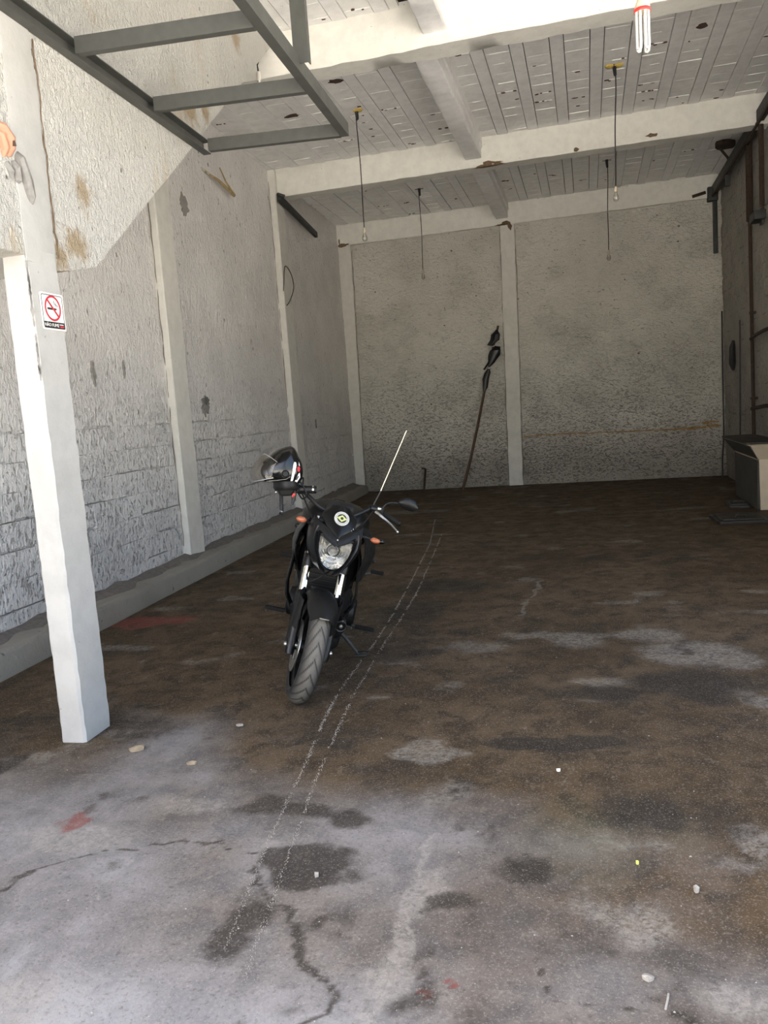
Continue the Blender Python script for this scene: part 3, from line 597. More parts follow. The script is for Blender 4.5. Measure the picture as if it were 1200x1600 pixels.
# ---- ceiling: joists and hollow clay blocks
ceiling = MB().box((-1.0, 7.2, ZC + .13), (7.6, 15.8, .16)).build('ceiling', 'slab', None, smooth=0)
struct(ceiling, 'painted ceiling of narrow concrete joists and rows of clay filler blocks', 'ceiling')
PX = 0.3865; JW = 0.128
def jedges(off): return sorted(off + PX * k for k in range(-12, 12))
bays = [('b1', 7.66, 11.15, -0.9945), ('b2', 11.38, 14.84, -0.9945), ('b0', 5.2, 7.38, -2.055)]
nceil = 0; rest = MB(); seams = MB(); chips = MB()
jmesh = {}
def wl(y): return -3.711 - T * y
for nm, ya, yb, off in bays:
    # left of the longitudinal beam the rows have their own set-out
    rows = []
    for k in range(0, 9): rows.append((off if nm != 'b0' else -0.90) + PX * k)
    if nm == 'b0': left = [-1.667 - PX * k for k in range(0, 6)]
    else: left = [-1.941 - PX * k for k in range(0, 7)]
    jo = [x for x in rows if x < 2.2] + [x for x in left if x > wl(yb) - .1]
    cells = []
    srt = sorted(jo)
    for xa in srt:
        MB().box((xa + JW / 2, (ya + yb) / 2, ZC + .02), (JW, yb - ya, .05)).build('joist', 'joist', ceiling, smooth=0)
    ed = [wl(yb) - 0.02] + [v for xa in srt for v in (xa, xa + JW)] + [XR]
    for x0, x1 in zip(ed[0::2], ed[1::2]):
        if x1 - x0 < .04: continue
        if x1 - x0 > 0.32:
            # this strip holds the longitudinal beam
            segs_ = [(x0, min(x1, -1.44)), (max(x0, -1.22), x1)] if x0 < -1.44 < x1 or x0 < -1.22 < x1 else [(x0, x1)]
        else: segs_ = [(x0, x1)]
        for s0, s1 in segs_:
            if s1 - s0 < .03: continue
            y = ya; st = rn.uniform(0, .2)
            y -= st
            while y < yb:
                y0, y1 = max(y, ya), min(y + 0.264, yb); y += 0.264
                if y1 - y0 < .02: continue
                gx = 0.0085; zj = rn.uniform(-.0035, .0035)
                bb = MB(); cx, cy = (s0 + s1) / 2, (y0 + y1) / 2
                bx = MB().box((cx, cy, ZC + .022 + zj), (s1 - s0 - 2 * gx, y1 - y0 - rn.uniform(.003, .007), .04), Matrix.Rotation(rn.uniform(-.004, .004), 3, 'Z'))
                hid = nm == 'b0' and (y1 < 6.6 or s0 < -2.5)
                if nceil < 298 and not hid:
                    bx.build('ceiling_block', 'cblock', ceiling, smooth=0); nceil += 1
                else: rest.add(bx.v, bx.f)
                if rn.random() < .72:
                    ln = rn.uniform(.35, .9) * (s1 - s0); sx = rn.uniform(s0 + .02, max(s0 + .021, s1 - ln - .01))
                    seams.box((min(sx + ln / 2, s1 - ln / 2 - .005), y0, ZC + .0045 + rn.uniform(0, .003)), (ln, rn.uniform(.006, .012), .016))
                pch = .24 if nm == 'b1' else (.1 if nm == 'b2' else .2)
                if rn.random() < pch:
                    for _ in range(rn.choice((1, 1, 2, 3))):
                        px, py = rn.uniform(s0 + .03, s1 - .03), y0 + rn.uniform(-.02, .03); r1, r2 = rn.uniform(.010, .028), rn.uniform(.006, .013)
                        chips.prism([(px + u * r1, py + v * r2) for u, v in blob_poly(8, 1, .4, rn)], lambda u, v, d: (u, v, d), ZC - .0045, ZC + .01)
for px, py, r1, r2 in ((-3.16, 9.35, .085, .05), (-2.42, 8.62, .085, .05), (-2.72, 9.30, .06, .035), (1.21, 8.86, .05, .05)):
    chips.prism([(px + u * r1, py + v * r2) for u, v in blob_poly(11, 1, .45, rn)], lambda u, v, d: (u, v, d), ZC - .005, ZC + .01)
rest.build('far_ceiling_blocks', 'cblock', ceiling, smooth=0, kind='stuff')
seams.build('mortar_seam', 'seam', ceiling, smooth=0, kind='stuff')
chips.build('broken_hole', 'chip', ceiling, smooth=0, kind='stuff')

# ---- beams
def beam(name, y0, y1, z0, z1, x0, x1, label, jag=.006):
    b = MB(); rings = []; n = 60
    for k in range(n + 1):
        x = x0 + (x1 - x0) * k / n; s = x * BT; e = [rn.uniform(-jag, jag) for _ in range(4)]
        rings.append([(x, y0 + s, z1), (x, y0 + s + e[0] * .3, z0 + .02 + e[1] * .5), (x, y0 + s + .012 + e[0] * .5, z0 + e[1] * .6), (x, y1 + s - .012 + e[2], z0 + e[3] * .6), (x, y1 + s + e[2], z0 + .015), (x, y1 + s, z1)])
    return struct(b.loft(rings).build(name, 'beam', None, smooth=40), label, 'beam')
beam('beam', 7.34, 7.62, 4.60, 5.0, -4.2, 2.4, 'wide white concrete ceiling beam nearest the entrance, behind the spiral lamp', .012)
bm2 = beam('beam', 11.12, 11.37, 4.60, 5.0, -4.35, 2.35, 'middle white concrete beam crossing the ceiling, stained where the cross beam meets it')
bm3 = beam('beam', 14.79, 15.0, 4.595, 5.0, -4.5, 2.2, 'white concrete beam along the top of the back wall')
for ya, yb, lab in ((5.2, 7.4, 'short longitudinal beam stub in the front ceiling bay'), (7.55, 11.2, 'longitudinal white beam between the two near cross beams'), (11.3, 14.85, 'longitudinal white beam meeting the back wall beam')):
    b = MB(); rings = []
    xo = 0.18 if ya < 6 else 0.0
    for k in range(25):
        y = ya + (yb - ya) * k / 24; e = [rn.uniform(-.005, .005) for _ in range(4)]
        zb = 4.70
        rings.append([(-1.435 + xo, y, 5.0), (-1.435 + xo + e[0], y, zb + .012), (-1.423 + xo, y, zb + e[1] * .5), (-1.236 + xo + e[2], y, zb + e[3] * .5), (-1.222 + xo + e[2], y, zb + .012), (-1.222 + xo, y, zb + .12), (-1.205 + xo, y, zb + .14), (-1.205 + xo, y, 5.0)])
    struct(b.loft(rings).build('beam', 'joist', None, smooth=40), lab, 'beam')
# rust blotches under the joints of the beams
def crust(parent, pts, mat, dn=0.006):
    b = MB()
    for x, y, z, rx, rz, face in pts:
        poly = blob_poly(10, 1, .4, rn)
        if face == 'front': b.prism([(x + u * rx, z + v * rz) for u, v in poly], lambda u, v, d: (u, y - d, v), -.02, dn)
        else: b.prism([(x + u * rx, y + v * rz) for u, v in poly], lambda u, v, d: (u, v, z - d), -.02, dn)
    b.build('rust_stain', mat, parent, smooth=0)
crust(bm2, [(-1.15, 11.139, 4.635, .07, .022, 'front'), (-1.06, 11.138, 4.625, .11, .010, 'front'), (-1.16, 11.17, 4.60, .13, .035, 'under'), (-1.02, 11.16, 4.60, .09, .02, 'under'), (.9, 11.105, 4.66, .06, .025, 'front'), (-.02, 11.12, 4.63, .03, .02, 'front')], 'rustbeam')
crust(bm3, [(-1.27, 14.812, 4.62, .09, .03, 'front'), (-1.33, 14.812, 4.60, .12, .012, 'front'), (-1.2, 14.811, 4.56, .03, .06, 'front'), (-4.28, 14.862, 4.60, .07, .03, 'front'), (-4.33, 14.862, 4.67, .012, .06, 'front'), (-4.2, 14.86, 4.61, .06, .012, 'front')], 'rustbeam')

# ---- stair side wall and free-standing post on the left
def SW(d, y, z): return (-2.303 + d - T * y, y, z)
poly = [(-0.2, 2.335), (3.35, 2.325), (3.53, 2.285), (3.70, 2.315), (3.90, 2.365), (3.96, 2.40), (5.31, 3.367), (6.10, 3.945), (6.91, 4.53), (7.36, 4.855), (7.36, 4.97), (-0.2, 4.97)]
import mathutils.geometry as mg
sw = MB().prism(poly, lambda u, v, d: SW(d, u, v), 0.0, -0.13).build('stair_side_wall', 'panel', None, smooth=0, bevel=0.006)
struct(sw, 'bright rough plastered stair side wall with a diagonal lower edge', 'wall')
b = MB(); rings = []
for k in range(31):
    z = 2.3 + 2.65 * k / 30; e0, e1 = rn.uniform(-.01, .01), rn.uniform(-.01, .01)
    rings.append([SW(-.02, 3.30 + e0, z), SW(.004, 3.305 + e0, z), SW(.007, 3.32 + e0, z), SW(.007, 3.53 + e1, z), SW(.003, 3.545 + e1, z), SW(-.02, 3.55 + e1, z)])
b.loft(rings).build('smooth_post_strip', 'column', sw, smooth=30)
b = MB(); pts = [SW(.006, 3.555 + rn.uniform(-.008, .008), 2.35 + 1.0 * k / 25) for k in range(26)]
b.tube(pts, [rn.uniform(.002, .005) for _ in pts], 5).build('crack_seam', 'rustbeam', sw, smooth=0)
# stair slab and steps behind the side wall
st_poly = [(3.0, 2.335), (3.9, 2.365), (7.36, 4.855), (7.36, 4.97), (6.9, 4.97)]
for k in range(13): st_poly += [(6.9 - k * 0.27, 4.97 - (k + 1) * 0.185), (6.9 - (k + 1) * 0.27, 4.97 - (k + 1) * 0.185)]
st_poly += [(3.0, 2.56)]
struct(MB().prism(st_poly, lambda u, v, d: SW(d, u, v), -0.13, -1.38).build('stair_slab', 'front', None, smooth=0), 'concrete stair flight hidden behind the stair side wall', 'stair')
# post
b = MB(); rings = []
for k in range(46):
    z = 2.36 * k / 45; e = [rn.uniform(-.0035, .0035) for _ in range(8)]
    x0, x1, y0, y1 = -2.581, -2.446, 3.300, 3.525
    rings.append([(x0 + e[0], y0 + .012, z), (x0 + .012, y0 + e[1], z), (x1 - .012, y0 + e[2], z), (x1 + e[3], y0 + .012, z), (x1 + e[4], y1 - .01, z), (x1 - .01, y1 + e[5], z), (x0 + .01, y1 + e[6], z), (x0 + e[7], y1 - .01, z)])
post = b.loft(rings).build('pillar', 'column', None, smooth=25)
struct(post, 'square whitewashed concrete post with a flaking corner and no smoking sign', 'pillar')
b = MB()
for k in range(26):      # flaking along the front corner near the top
    z = 1.75 + .6 * rn.random(); pts = blob_poly(7, 1, .4, rn); r1, r2 = rn.uniform(.003, .008), rn.uniform(.012, .035)
    b.prism([(u * r1, z + v * r2) for u, v in pts], lambda u, v, d: (-2.4505 + d * .5 + u * .7, 3.3065 - d * .7 + u * .7, v), -.004, .004)
b.build('flaked_corner', 'cement', post, smooth=0)

# broken clay pipe and mortar showing in the stair wall
CLS = (1, .68, .78)
cp = thing('broken_clay_pipe', 'broken orange clay pipe with grey mortar set in the stair wall', 'pipe', SW(0, 3.22, 2.8))
def SWl(d, y, z):
    p = SW(d, y, z); o = SW(0, 3.22, 2.8); return (p[0] - o[0], p[1] - o[1], p[2] - o[2])
b = MB(); b.tube([SWl(-.02, 3.18, 2.885), SWl(.005, 3.235, 2.865), SWl(.018, 3.275, 2.815), SWl(.012, 3.285, 2.77), SWl(-.01, 3.285, 2.735)], [.028, .036, .036, .032, .025], 10)
b.tube([SWl(-.01, 3.17, 2.84), SWl(.012, 3.21, 2.82), SWl(.012, 3.235, 2.76), SWl(-.01, 3.24, 2.72)], [.022, .024, .024, .02], 8)
b.build('clay_shell', 'clay', cp).scale = CLS
MB().tube([SWl(.044, 3.272, 2.800), SWl(.046, 3.276, 2.772)], [.009, .010], 8).build('clay_hollow', 'chip', cp).scale = CLS
b = MB(); b.tube([SWl(-.01, 3.325, 2.772), SWl(.012, 3.33, 2.745), SWl(.014, 3.36, 2.66), SWl(.006, 3.385, 2.60), SWl(-.01, 3.395, 2.575)], [.018, .027, .027, .028, .018], 9)
b.tube([SWl(-.005, 3.295, 2.73), SWl(.012, 3.30, 2.70), SWl(.006, 3.31, 2.655), SWl(-.01, 3.315, 2.64)], [.015, .018, .017, .01], 8)
b.tube([SWl(-.005, 3.25, 2.71), SWl(.008, 3.262, 2.68), SWl(-.01, 3.28, 2.64)], [.014, .016, .01], 8)
b.xf(lambda v: v + Vector((rn.uniform(-.003, .003), rn.uniform(-.003, .003), rn.uniform(-.003, .003))))
b.build('mortar_lump', 'cement', cp)

# ================================================================== THINGS ON THE LEFT
# steel frame fixed to the stair wall
FZ = 3.44
fr = thing('ladder_frame', 'grey steel ladder-like frame fixed high on the stair wall', 'frame', SW(.05, 4.0, FZ))
fo = Vector(SW(.05, 4.0, FZ))
def F(x_off, y, z): return Vector((-2.303 + x_off - T * y, y, z)) - fo
def channel(a, b_, w, h, name, open_side):
    m_ = MB(); a = Vector(a); b_ = Vector(b_); t = .006
    d = (b_ - a).normalized(); x = d.cross(Vector((0, 0, 1))).normalized(); z = Vector((0, 0, 1))
    # web facing -open_side, two flanges
    pr = [(-w / 2, -h / 2), (w / 2, -h / 2), (w / 2, -h / 2 + t), (-w / 2 + t, -h / 2 + t), (-w / 2 + t, h / 2 - t), (w / 2, h / 2 - t), (w / 2, h / 2), (-w / 2, h / 2)]
    if open_side < 0: pr = [(-u, v) for u, v in pr][::-1]
    m_.loft([[p + x * u + z * v for u, v in pr] for p in (a, b_)])
    return m_.build(name, 'steel', fr, smooth=0, bevel=.0012)
channel(F(.03, 1.9, FZ - .02), F(.03, 5.51, FZ - .02), .055, .085, 'rail', 1)
channel(F(1.035, 1.9, FZ - .04), F(1.035, 5.53, FZ - .04), .055, .085, 'rail', -1)
for y in (2.2, 3.03, 3.86, 4.69, 5.49):
    channel(F(.058, y - .0, FZ - .01), F(1.008, y + .02, FZ - .045), .045, .082, 'crossbar', -1)
b = MB(); pc = F(1.075, 4.45, 0)
pr = [(-.042, -.02), (.042, -.02), (.042, .02), (.037, .02), (.037, -.015), (-.037, -.015), (-.037, .02), (-.042, .02)]
b.loft([[Vector((pc.x + u, pc.y + v, z - FZ)) for u, v in pr] for z in (3.40, 4.95)]).build('hanger_post', 'steel', fr, smooth=0)

# no smoking sign on the post's right face
SY, SZ = 3.442, 2.083
sg = thing('no_smoking_sign', 'small square no smoking sign on the upper part of the post', 'sign', (-2.4425, SY, SZ))
def sface(u, v, d): return (d, u, v)          # u: along the wall away from camera, v up
def rrect(w, h, r, n=5):
    P = []
    for cx, cy, a0 in ((w - r, h - r, 0), (-w + r, h - r, 90), (-w + r, -h + r, 180), (w - r, -h + r, 270)):
        for k in range(n + 1):
            a = math.radians(a0 + 90 * k / n); P.append((cx + r * math.cos(a), cy + r * math.sin(a)))
    return P
MB().prism(rrect(.086, .086, .010), sface, 0, .003).build('plate', 'white', sg, smooth=0)
def ring_prism(outer, inner, d0, d1, name, mat, par, face):
    n = len(outer); vs = [face(u, v, d) for d in (d0, d1) for ringp in (outer, inner) for u, v in ringp]; fs = []
    for i in range(n):
        j = (i + 1) % n
        fs += [(2 * n + i, 2 * n + j, 3 * n + j, 3 * n + i), (i, j, 2 * n + j, 2 * n + i), (n + i, 3 * n + i, 3 * n + j, n + j)]
    return MB().add(vs, fs).build(name, mat, par, smooth=0)
ring_prism(rrect(.078, .078, .010), rrect(.075, .075, .008), .003, .0038, 'black_border', 'ink', sg, sface)
circ = lambda r, cx=0, cy=0, n=36: [(cx + r * math.cos(2 * math.pi * k / n), cy + r * math.sin(2 * math.pi * k / n)) for k in range(n)]
ring_prism(circ(.060, 0, .016), circ(.050, 0, .016), .0038, .0046, 'red_ring', 'red', sg, sface)
MB().prism([(-.041, .050), (-.033, .056), (.041, -.018), (.033, -.025)], sface, .0046, .0052).build('red_slash', 'red', sg, smooth=0)
b = MB(); b.prism([(-.040, .008), (.004, .008), (.004, .018), (-.040, .018)], sface, .0038, .0043); b.prism([(.009, .008), (.024, .008), (.024, .018), (.009, .018)], sface, .0038, .0043); b.prism([(.028, .008), (.031, .008), (.031, .018), (.028, .018)], sface, .0038, .0043)
b.build('cigarette', 'ink', sg, smooth=0)
b = MB()
for dx in (0, .010):
    b.tube([(.0042, .022 + dx - .012, .052 - dx), (.0042, .010 + dx, .046), (.0042, .012 + dx, .036), (.0042, .024 + dx, .032), (.0042, .026 + dx, .024)], .0011, 5)
b.build('smoke_lines', 'ink', sg)
MB().prism(rrect(.078, .015, .006), lambda u, v, d: (d, u, v - .063), .0038, .0046).build('black_band', 'ink', sg, smooth=0)
def text(body, size, loc, mat, parent, name, rot, ext=.0004, sx=1.0):
    cu = bpy.data.curves.new(name, 'FONT'); cu.body = body; cu.size = size; cu.extrude = ext; cu.align_x = 'CENTER'; cu.align_y = 'CENTER'
    o = bpy.data.objects.new(name, cu); COL.objects.link(o); cu.materials.append(M[mat]); o.parent = parent; o.location = loc; o.rotation_euler = rot; o.scale = (sx, 1, 1)
    dg = bpy.context.evaluated_depsgraph_get(); me = bpy.data.meshes.new_from_object(o.evaluated_get(dg))
    me.materials.clear(); me.materials.append(M[mat])
    bpy.data.objects.remove(o); o = bpy.data.objects.new(name, me); COL.objects.link(o); o.parent = parent; o.location = loc; o.rotation_euler = rot; o.scale = (sx, 1, 1)
    return o
RX = (math.radians(90), 0, math.radians(90))
text('N\u00c3O FUME', .0215, (.0052, -.022, -.0635), 'white', sg, 'lettering', RX)
b = MB(); b.prism([(.037, -.060), (.066, -.060), (.066, -.056), (.037, -.056)], sface, .0046, .0051); b.build('small_print', 'white', sg, smooth=0)
b = MB(); b.prism([(.040, -.072), (.070, -.072), (.070, -.064), (.040, -.064)], sface, .0046, .0051); b.build('red_print_bar', 'red', sg, smooth=0)

# ================================================================== LAMPS AND CORDS
def bulb_pendant(x, y, zb, label, foam, sway, capm='cord', cap=True):
    t = thing('pendant_bulb', label, 'lamp', (x, y, ZC), 'bare bulbs hanging on black cords')
    L = ZC - zb; pts = []
    for k in range(13):
        u = k / 12; pts.append((sway * (u ** 1.5) * .5 + .012 * math.sin(u * 7 + x) * (1 - u), .006 * math.sin(u * 9), -u * (L - .15)))
    MB().tube(pts, .0065, 6).build('cord', 'cord', t)
    e = Vector(pts[-1])
    MB().lathe([(.001, .012), (.010, .008), (.017, -.004), (.019, -.045), (.016, -.05), (.001, -.05)], e, (0, 0, 1), 12).build('lamp_socket', 'cream' , t)
    prof = [(.013, -.048), (.015, -.062), (.024, -.082), (.031, -.104), (.030, -.124), (.021, -.142), (.002, -.15)]
    bg = MB().lathe(prof, e, (0, 0, 1), 16).build('glass_bulb', 'bulbglass', t)
    MB().tube([e + Vector((0, 0, -.05)), e + Vector((0, 0, -.085)), e + Vector((.008, 0, -.1))], [.006, .004, .002], 6).build('filament_stem', 'socket', bg)
    b = MB(); b.tube([(0, 0, .01), (0, 0, -.035), (.004, .0, -.10), pts[1]], [.026, .020, .016, .010], 9); b.build('cord_knot', 'cord', t)
    if foam:
        b = MB()
        for _ in range(5): b.sphere((rn.uniform(-.06, .05), rn.uniform(-.03, .03), -.006), rn.uniform(.022, .04), 8, 5, (1.3, 1, .5))
        b.build('foam_patch', 'yellowfoam', t)
    else:
        MB().box((0, 0, -.004), (.13, .02, .012)).build('fixing_bar', 'cement', t)
    return t
bulb_pendant(-2.443, 9.50, 3.49, 'bare bulb on black cord with yellow foam at top, left, before the middle beam', True, -.02)
bulb_pendant(-2.453, 13.16, 3.56, 'bare bulb on a black cord, left side behind the middle beam', False, -.05)
bulb_pendant(0.414, 9.48, 3.57, 'bare bulb on black cord with yellow foam at top, right, before the middle beam', True, -.06)
bulb_pendant(0.414, 13.05, 3.51, 'bare bulb on a black cord, right side behind the middle beam', False, -.04)

# large compact fluorescent lamp
cf = thing('fluorescent_lamp', 'large white compact fluorescent lamp with a red band hanging near the entrance', 'lamp', (.30, 4.0, ZC))
MB().tube([(.0, 0, 0), (.01, 0, -.8), (.0, 0, -1.70)], .005, 6).build('cord', 'cord', cf)
MB().lathe([(.001, -1.66), (.012, -1.665), (.017, -1.70), (.019, -1.74), (.001, -1.74)], (0, 0, 0), (0, 0, 1), 16).build('lamp_socket', 'cement', cf)
MB().lathe([(.001, -1.738), (.016, -1.738), (.022, -1.752), (.033, -1.775), (.035, -1.80), (.001, -1.80)], (0, 0, 0), (0, 0, 1), 24).build('ballast', 'cream', cf)
MB().lathe([(.0352, -1.787), (.0362, -1.789), (.0362, -1.800), (.0352, -1.802)], (0, 0, 0), (0, 0, 1), 24).build('red_band', 'redplastic', cf)
for k in range(4):
    a = math.pi / 4 + k * math.pi / 2
    c0 = Vector((math.cos(a - .39) * .027, math.sin(a - .39) * .027, 0)); c1_ = Vector((math.cos(a + .39) * .027, math.sin(a + .39) * .027, 0)); m_ = (c0 + c1_) / 2
    dn = rn.uniform(-.004, .004)
    MB().tube([c0 + Vector((0, 0, -1.795)), c0 + Vector((0, 0, -1.945 + dn)), c0 * .75 + m_ * .25 + Vector((0, 0, -1.955 + dn)), m_ + Vector((0, 0, -1.958 + dn)), c1_ * .75 + m_ * .25 + Vector((0, 0, -1.955 + dn)), c1_ + Vector((0, 0, -1.945 + dn)), c1_ + Vector((0, 0, -1.795))], .0056, 8).build('lamp_tube', 'tube', cf)
# little lamp holder on a red wire under the stair
lh = thing('lamp_holder', 'white lamp holder dangling on a faded red wire beside the stair wall', 'lamp', (-2.765, 7.30, ZC))
MB().tube([(.012, 0, 0), (.006, 0, -.12), (0, 0, -.22)], .005, 6).build('red_wire', 'redcord', lh)
MB().tube([(0, 0, -.22), (.003, 0, -.25), (-.004, 0, -.28), (.0, 0, -.335)], [.009, .012, .006, .008], 7).build('black_tape', 'cord', lh)
MB().lathe([(.001, -.33), (.016, -.335), (.021, -.35), (.021, -.41), (.013, -.412), (.013, -.43), (.001, -.43)], (0, 0, 0), (0, 0, 1), 14).build('holder_body', 'socket', lh)

# dark steel bar by the left end of the middle beam
b = MB(); o = Vector(LW(.08, 11.0, 4.56))
def LO(d, y, z): return Vector(LW(d, y, z)) - o
sb = thing('steel_bar', 'short black steel channel sloping down along the left wall behind the middle beam', 'bar', o)
b.bar(LO(.16, 11.05, 4.555), LO(.14, 12.93, 4.41), .05, .085).build('channel_web', 'darksteel', sb, bevel=.004)
b = MB(); b.bar(LO(.16, 10.99, 4.585), LO(.24, 11.06, 4.56), .05, .03); b.build('end_cleat', 'darksteel', sb)
# bent stick hanging on left wall
vs_ = thing('bent_stick', 'broken V-shaped stick hanging high on the left wall', 'stick', LW(.04, 9.3, 4.3))
o = Vector(LW(.04, 9.3, 4.3))
MB().tube([LO(.03, 8.80, 4.33), LO(.09, 9.05, 4.28), LO(.12, 9.42, 4.20)], [.008, .017, .019], 8).build('stick_arm', 'twig', vs_)
MB().tube([LO(.02, 9.28, 4.50), LO(.05, 9.36, 4.36), LO(.12, 9.44, 4.20)], [.007, .010, .017], 8).build('stick_arm', 'twig', vs_)
MB().tube([LO(.0, 8.76, 4.36), LO(.05, 8.86, 4.315)], [.012, .013], 8).build('frayed_tip', 'string', vs_)
# loop of wire on the second pilaster
wp = [LW(.13, 10.99, 3.28), LW(.17, 10.93, 3.40), LW(.18, 10.95, 3.54), LW(.16, 11.08, 3.63), LW(.15, 11.24, 3.62), LW(.16, 11.36, 3.52), LW(.17, 11.36, 3.36), LW(.14, 11.24, 3.18), LW(.11, 11.15, 3.10)]
def smooth_path(P, n=4):
    P = [Vector(p) for p in P]; out = []
    for i in range(len(P) - 1):
        p0, p1, p2, p3 = P[max(i - 1, 0)], P[i], P[i + 1], P[min(i + 2, len(P) - 1)]
        for k in range(n):
            t = k / n; out.append(0.5 * ((2 * p1) + (p2 - p0) * t + (2 * p0 - 5 * p1 + 4 * p2 - p3) * t * t + (3 * p1 - p0 - 3 * p2 + p3) * t ** 3))
    out.append(P[-1]); return out
tag(MB().tube(smooth_path(wp), .0065, 6).build('wire_loop', 'rust'), 'loop of stiff rusty wire sticking out of the second left pilaster', 'wire')

# ================================================================== BACK AND RIGHT WALL THINGS
pole = thing('leaning_pole', 'long brown wooden pole with black plastic tied near its top, leaning on back wall', 'pole', (-2.26, 14.52, 0))
po_ = Vector((-2.26, 14.52, 0))
PP = [Vector(p) - po_ for p in ((-2.26, 14.52, 0.0), (-2.09, 14.56, .55), (-1.93, 14.61, 1.15), (-1.79, 14.66, 1.72), (-1.66, 14.71, 2.25), (-1.49, 14.775, 2.87))]
PS = smooth_path(PP, 5); MB().tube(PS, [.026 - .007 * k / len(PS) for k in range(len(PS))], 9).build('stick', 'wood', pole)
def rag(zs, name):
    b = MB(); rings = []
    for zc_, r, ox in zs:
        t = min(range(len(PS)), key=lambda i: abs(PS[i].z - zc_)); c = PS[t]
        rings.append([Vector((c.x + ox + r * rn.uniform(.75, 1.25) * math.cos(a), c.y - .012 + r * .55 * rn.uniform(.8, 1.2) * math.sin(a), zc_)) for a in [2 * math.pi * k / 12 for k in range(12)]])
    return b.loft(rings).build(name, 'bag', pole, smooth=25)
rag([(1.73, .02, 0), (1.80, .045, -.005), (1.95, .062, -.01), (2.06, .055, 0), (2.13, .02, 0)], 'plastic_wrap')
rag([(2.15, .015, 0), (2.22, .05, .02), (2.36, .095, .045), (2.44, .09, .07), (2.50, .045, .07), (2.52, .018, .02)], 'plastic_wrap')
rag([(2.52, .02, 0), (2.545, .06, -.05), (2.62, .085, -.01), (2.72, .07, .01), (2.78, .03, -.01), (2.80, .015, -.01)], 'plastic_wrap')
b = MB(); t0 = PS[int(len(PS) * .8)]
b.add([t0 + Vector(v) for v in ((-.02, -.03, .02), (-.13, -.045, -.13), (-.10, -.03, -.14), (-.03, -.035, -.05), (-.05, -.06, -.04))], [(0, 1, 2, 3), (0, 4, 1), (4, 3, 2, 1), (0, 3, 4)]); b.build('loose_flap', 'bag', pole, smooth=0)
for zc_ in (2.14, 2.52):
    t = min(range(len(PS)), key=lambda i: abs(PS[i].z - zc_)); c = PS[t]
    MB().lathe([(.024 * 1.0, -.014), (.030, 0), (.024, .014)], c, (0, 0, 1), 10).build('string_tie', 'string', pole)
# short dark iron rod
ir = MB(); ir.tube([(-3.02, 14.74, 0), (-3.0, 14.78, .2), (-2.985, 14.83, .385)], .02, 8); ir.tube([(-2.985, 14.83, .385), (-3.02, 14.84, .395), (-3.06, 14.85, .395)], .014, 8)
tag(ir.build('iron_rod', 'rust'), 'short bent dark iron rod standing at foot of back wall, left of the pole', 'rod')

# rail along the right wall, near the ceiling
rl = thing('steel_rail', 'thick dark steel rail running along the right wall under the ceiling', 'rail', (2.12, 12.6, 4.7))
ro = Vector((2.12, 12.6, 4.7))
MB().bar(Vector((2.14, 7.9, 4.70)) - ro, Vector((2.14, 14.82, 4.70)) - ro, .085, .13).build('rail_bar', 'darksteel', rl, bevel=.006)
MB().bar(Vector((2.10, 7.9, 4.60)) - ro, Vector((2.10, 14.78, 4.60)) - ro, .03, .035).build('lower_rod', 'rust', rl, bevel=.003)
MB().box(Vector((2.11, 14.74, 4.64)) - ro, (.16, .14, .22)).build('end_block', 'darksteel', rl, bevel=.01)
MB().box(Vector((2.15, 14.79, 4.18)) - ro, (.07, .06, .95)).build('drop_post', 'darksteel', rl, bevel=.006)
MB().tube([Vector(v) - ro for v in ((1.97, 13.02, 4.90), (2.10, 13.15, 4.78), (2.16, 13.26, 4.66))], .018, 8).build('brace_rod', 'rust', rl)
b = MB(); b.prism([(u * .14 + .02, v * .16) for u, v in blob_poly(10, 1, .3, rn)], lambda u, v, d: Vector((2.02 + u, 13.0 + v, 4.965 - d)) - ro, 0, .07); b.build('rusty_hook_plate', 'rust', rl, smooth=0)
MB().box(Vector((2.12, 13.35, 4.54)) - ro, (.07, .08, .22)).build('hanger_block', 'darksteel', rl, bevel=.006)
tag(MB().bar((1.80, 14.77, 4.645), (2.01, 14.755, 4.685), .03, .05).build('flat_bracket', 'rust', None, bevel=.003), 'flat rusty bracket on the back wall beam beside the end of the rail', 'bracket')
pv = thing('wall_pipe', 'brown vertical pipe on the right wall, thick above and thin below', 'pipe', (2.19, 12.1, .72))
MB().tube([(0, 0, 2.95), (0, 0, 3.95)], .045, 10).build('wide_section', 'rust', pv)
MB().tube([(0.01, 0, -.70), (.005, 0, 1.6), (0, 0, 2.97)], .024, 8).build('thin_section', 'rust', pv)
for z_ in (.6, 1.75): MB().box((.02, 0, z_), (.08, .09, .03)).build('pipe_clamp', 'rust', pv)
tag(MB().tube([(2.215, 13.1, 2.46), (2.21, 13.14, 1.6), (2.205, 13.2, .60), (2.2, 13.22, .05)], .010, 6).build('wall_cable', 'cord'), 'thin black cable running down the right wall beyond the brown pipe', 'cable')
tag(MB().tube([(2.205, 13.62, 2.2), (2.19, 13.64, 2.10), (2.19, 13.66, 1.85), (2.205, 13.68, 1.75)], [.02, .045, .05, .02], 8).build('cable_bundle', 'cord'), 'short dark bundle fixed to the right wall near the back corner', 'cable')
ap = [(2.21, 14.70, 2.75), (2.2, 14.68, 1.6), (2.19, 14.62, .75), (2.15, 14.55, .30), (2.14, 14.5, .02)]
tag(MB().tube(smooth_path(ap), .012, 6).build('corner_cable', 'cord'), 'dark cable dropping down the right back corner to the floor', 'cable')
wb2 = thing('wall_bracket', 'dark box bracket projecting from right wall in front of the brown pipe', 'bracket', (2.17, 11.48, 3.60))
MB().box((0, 0, 0), (.14, .34, .11)).build('bracket_arm', 'darksteel', wb2, bevel=.01)
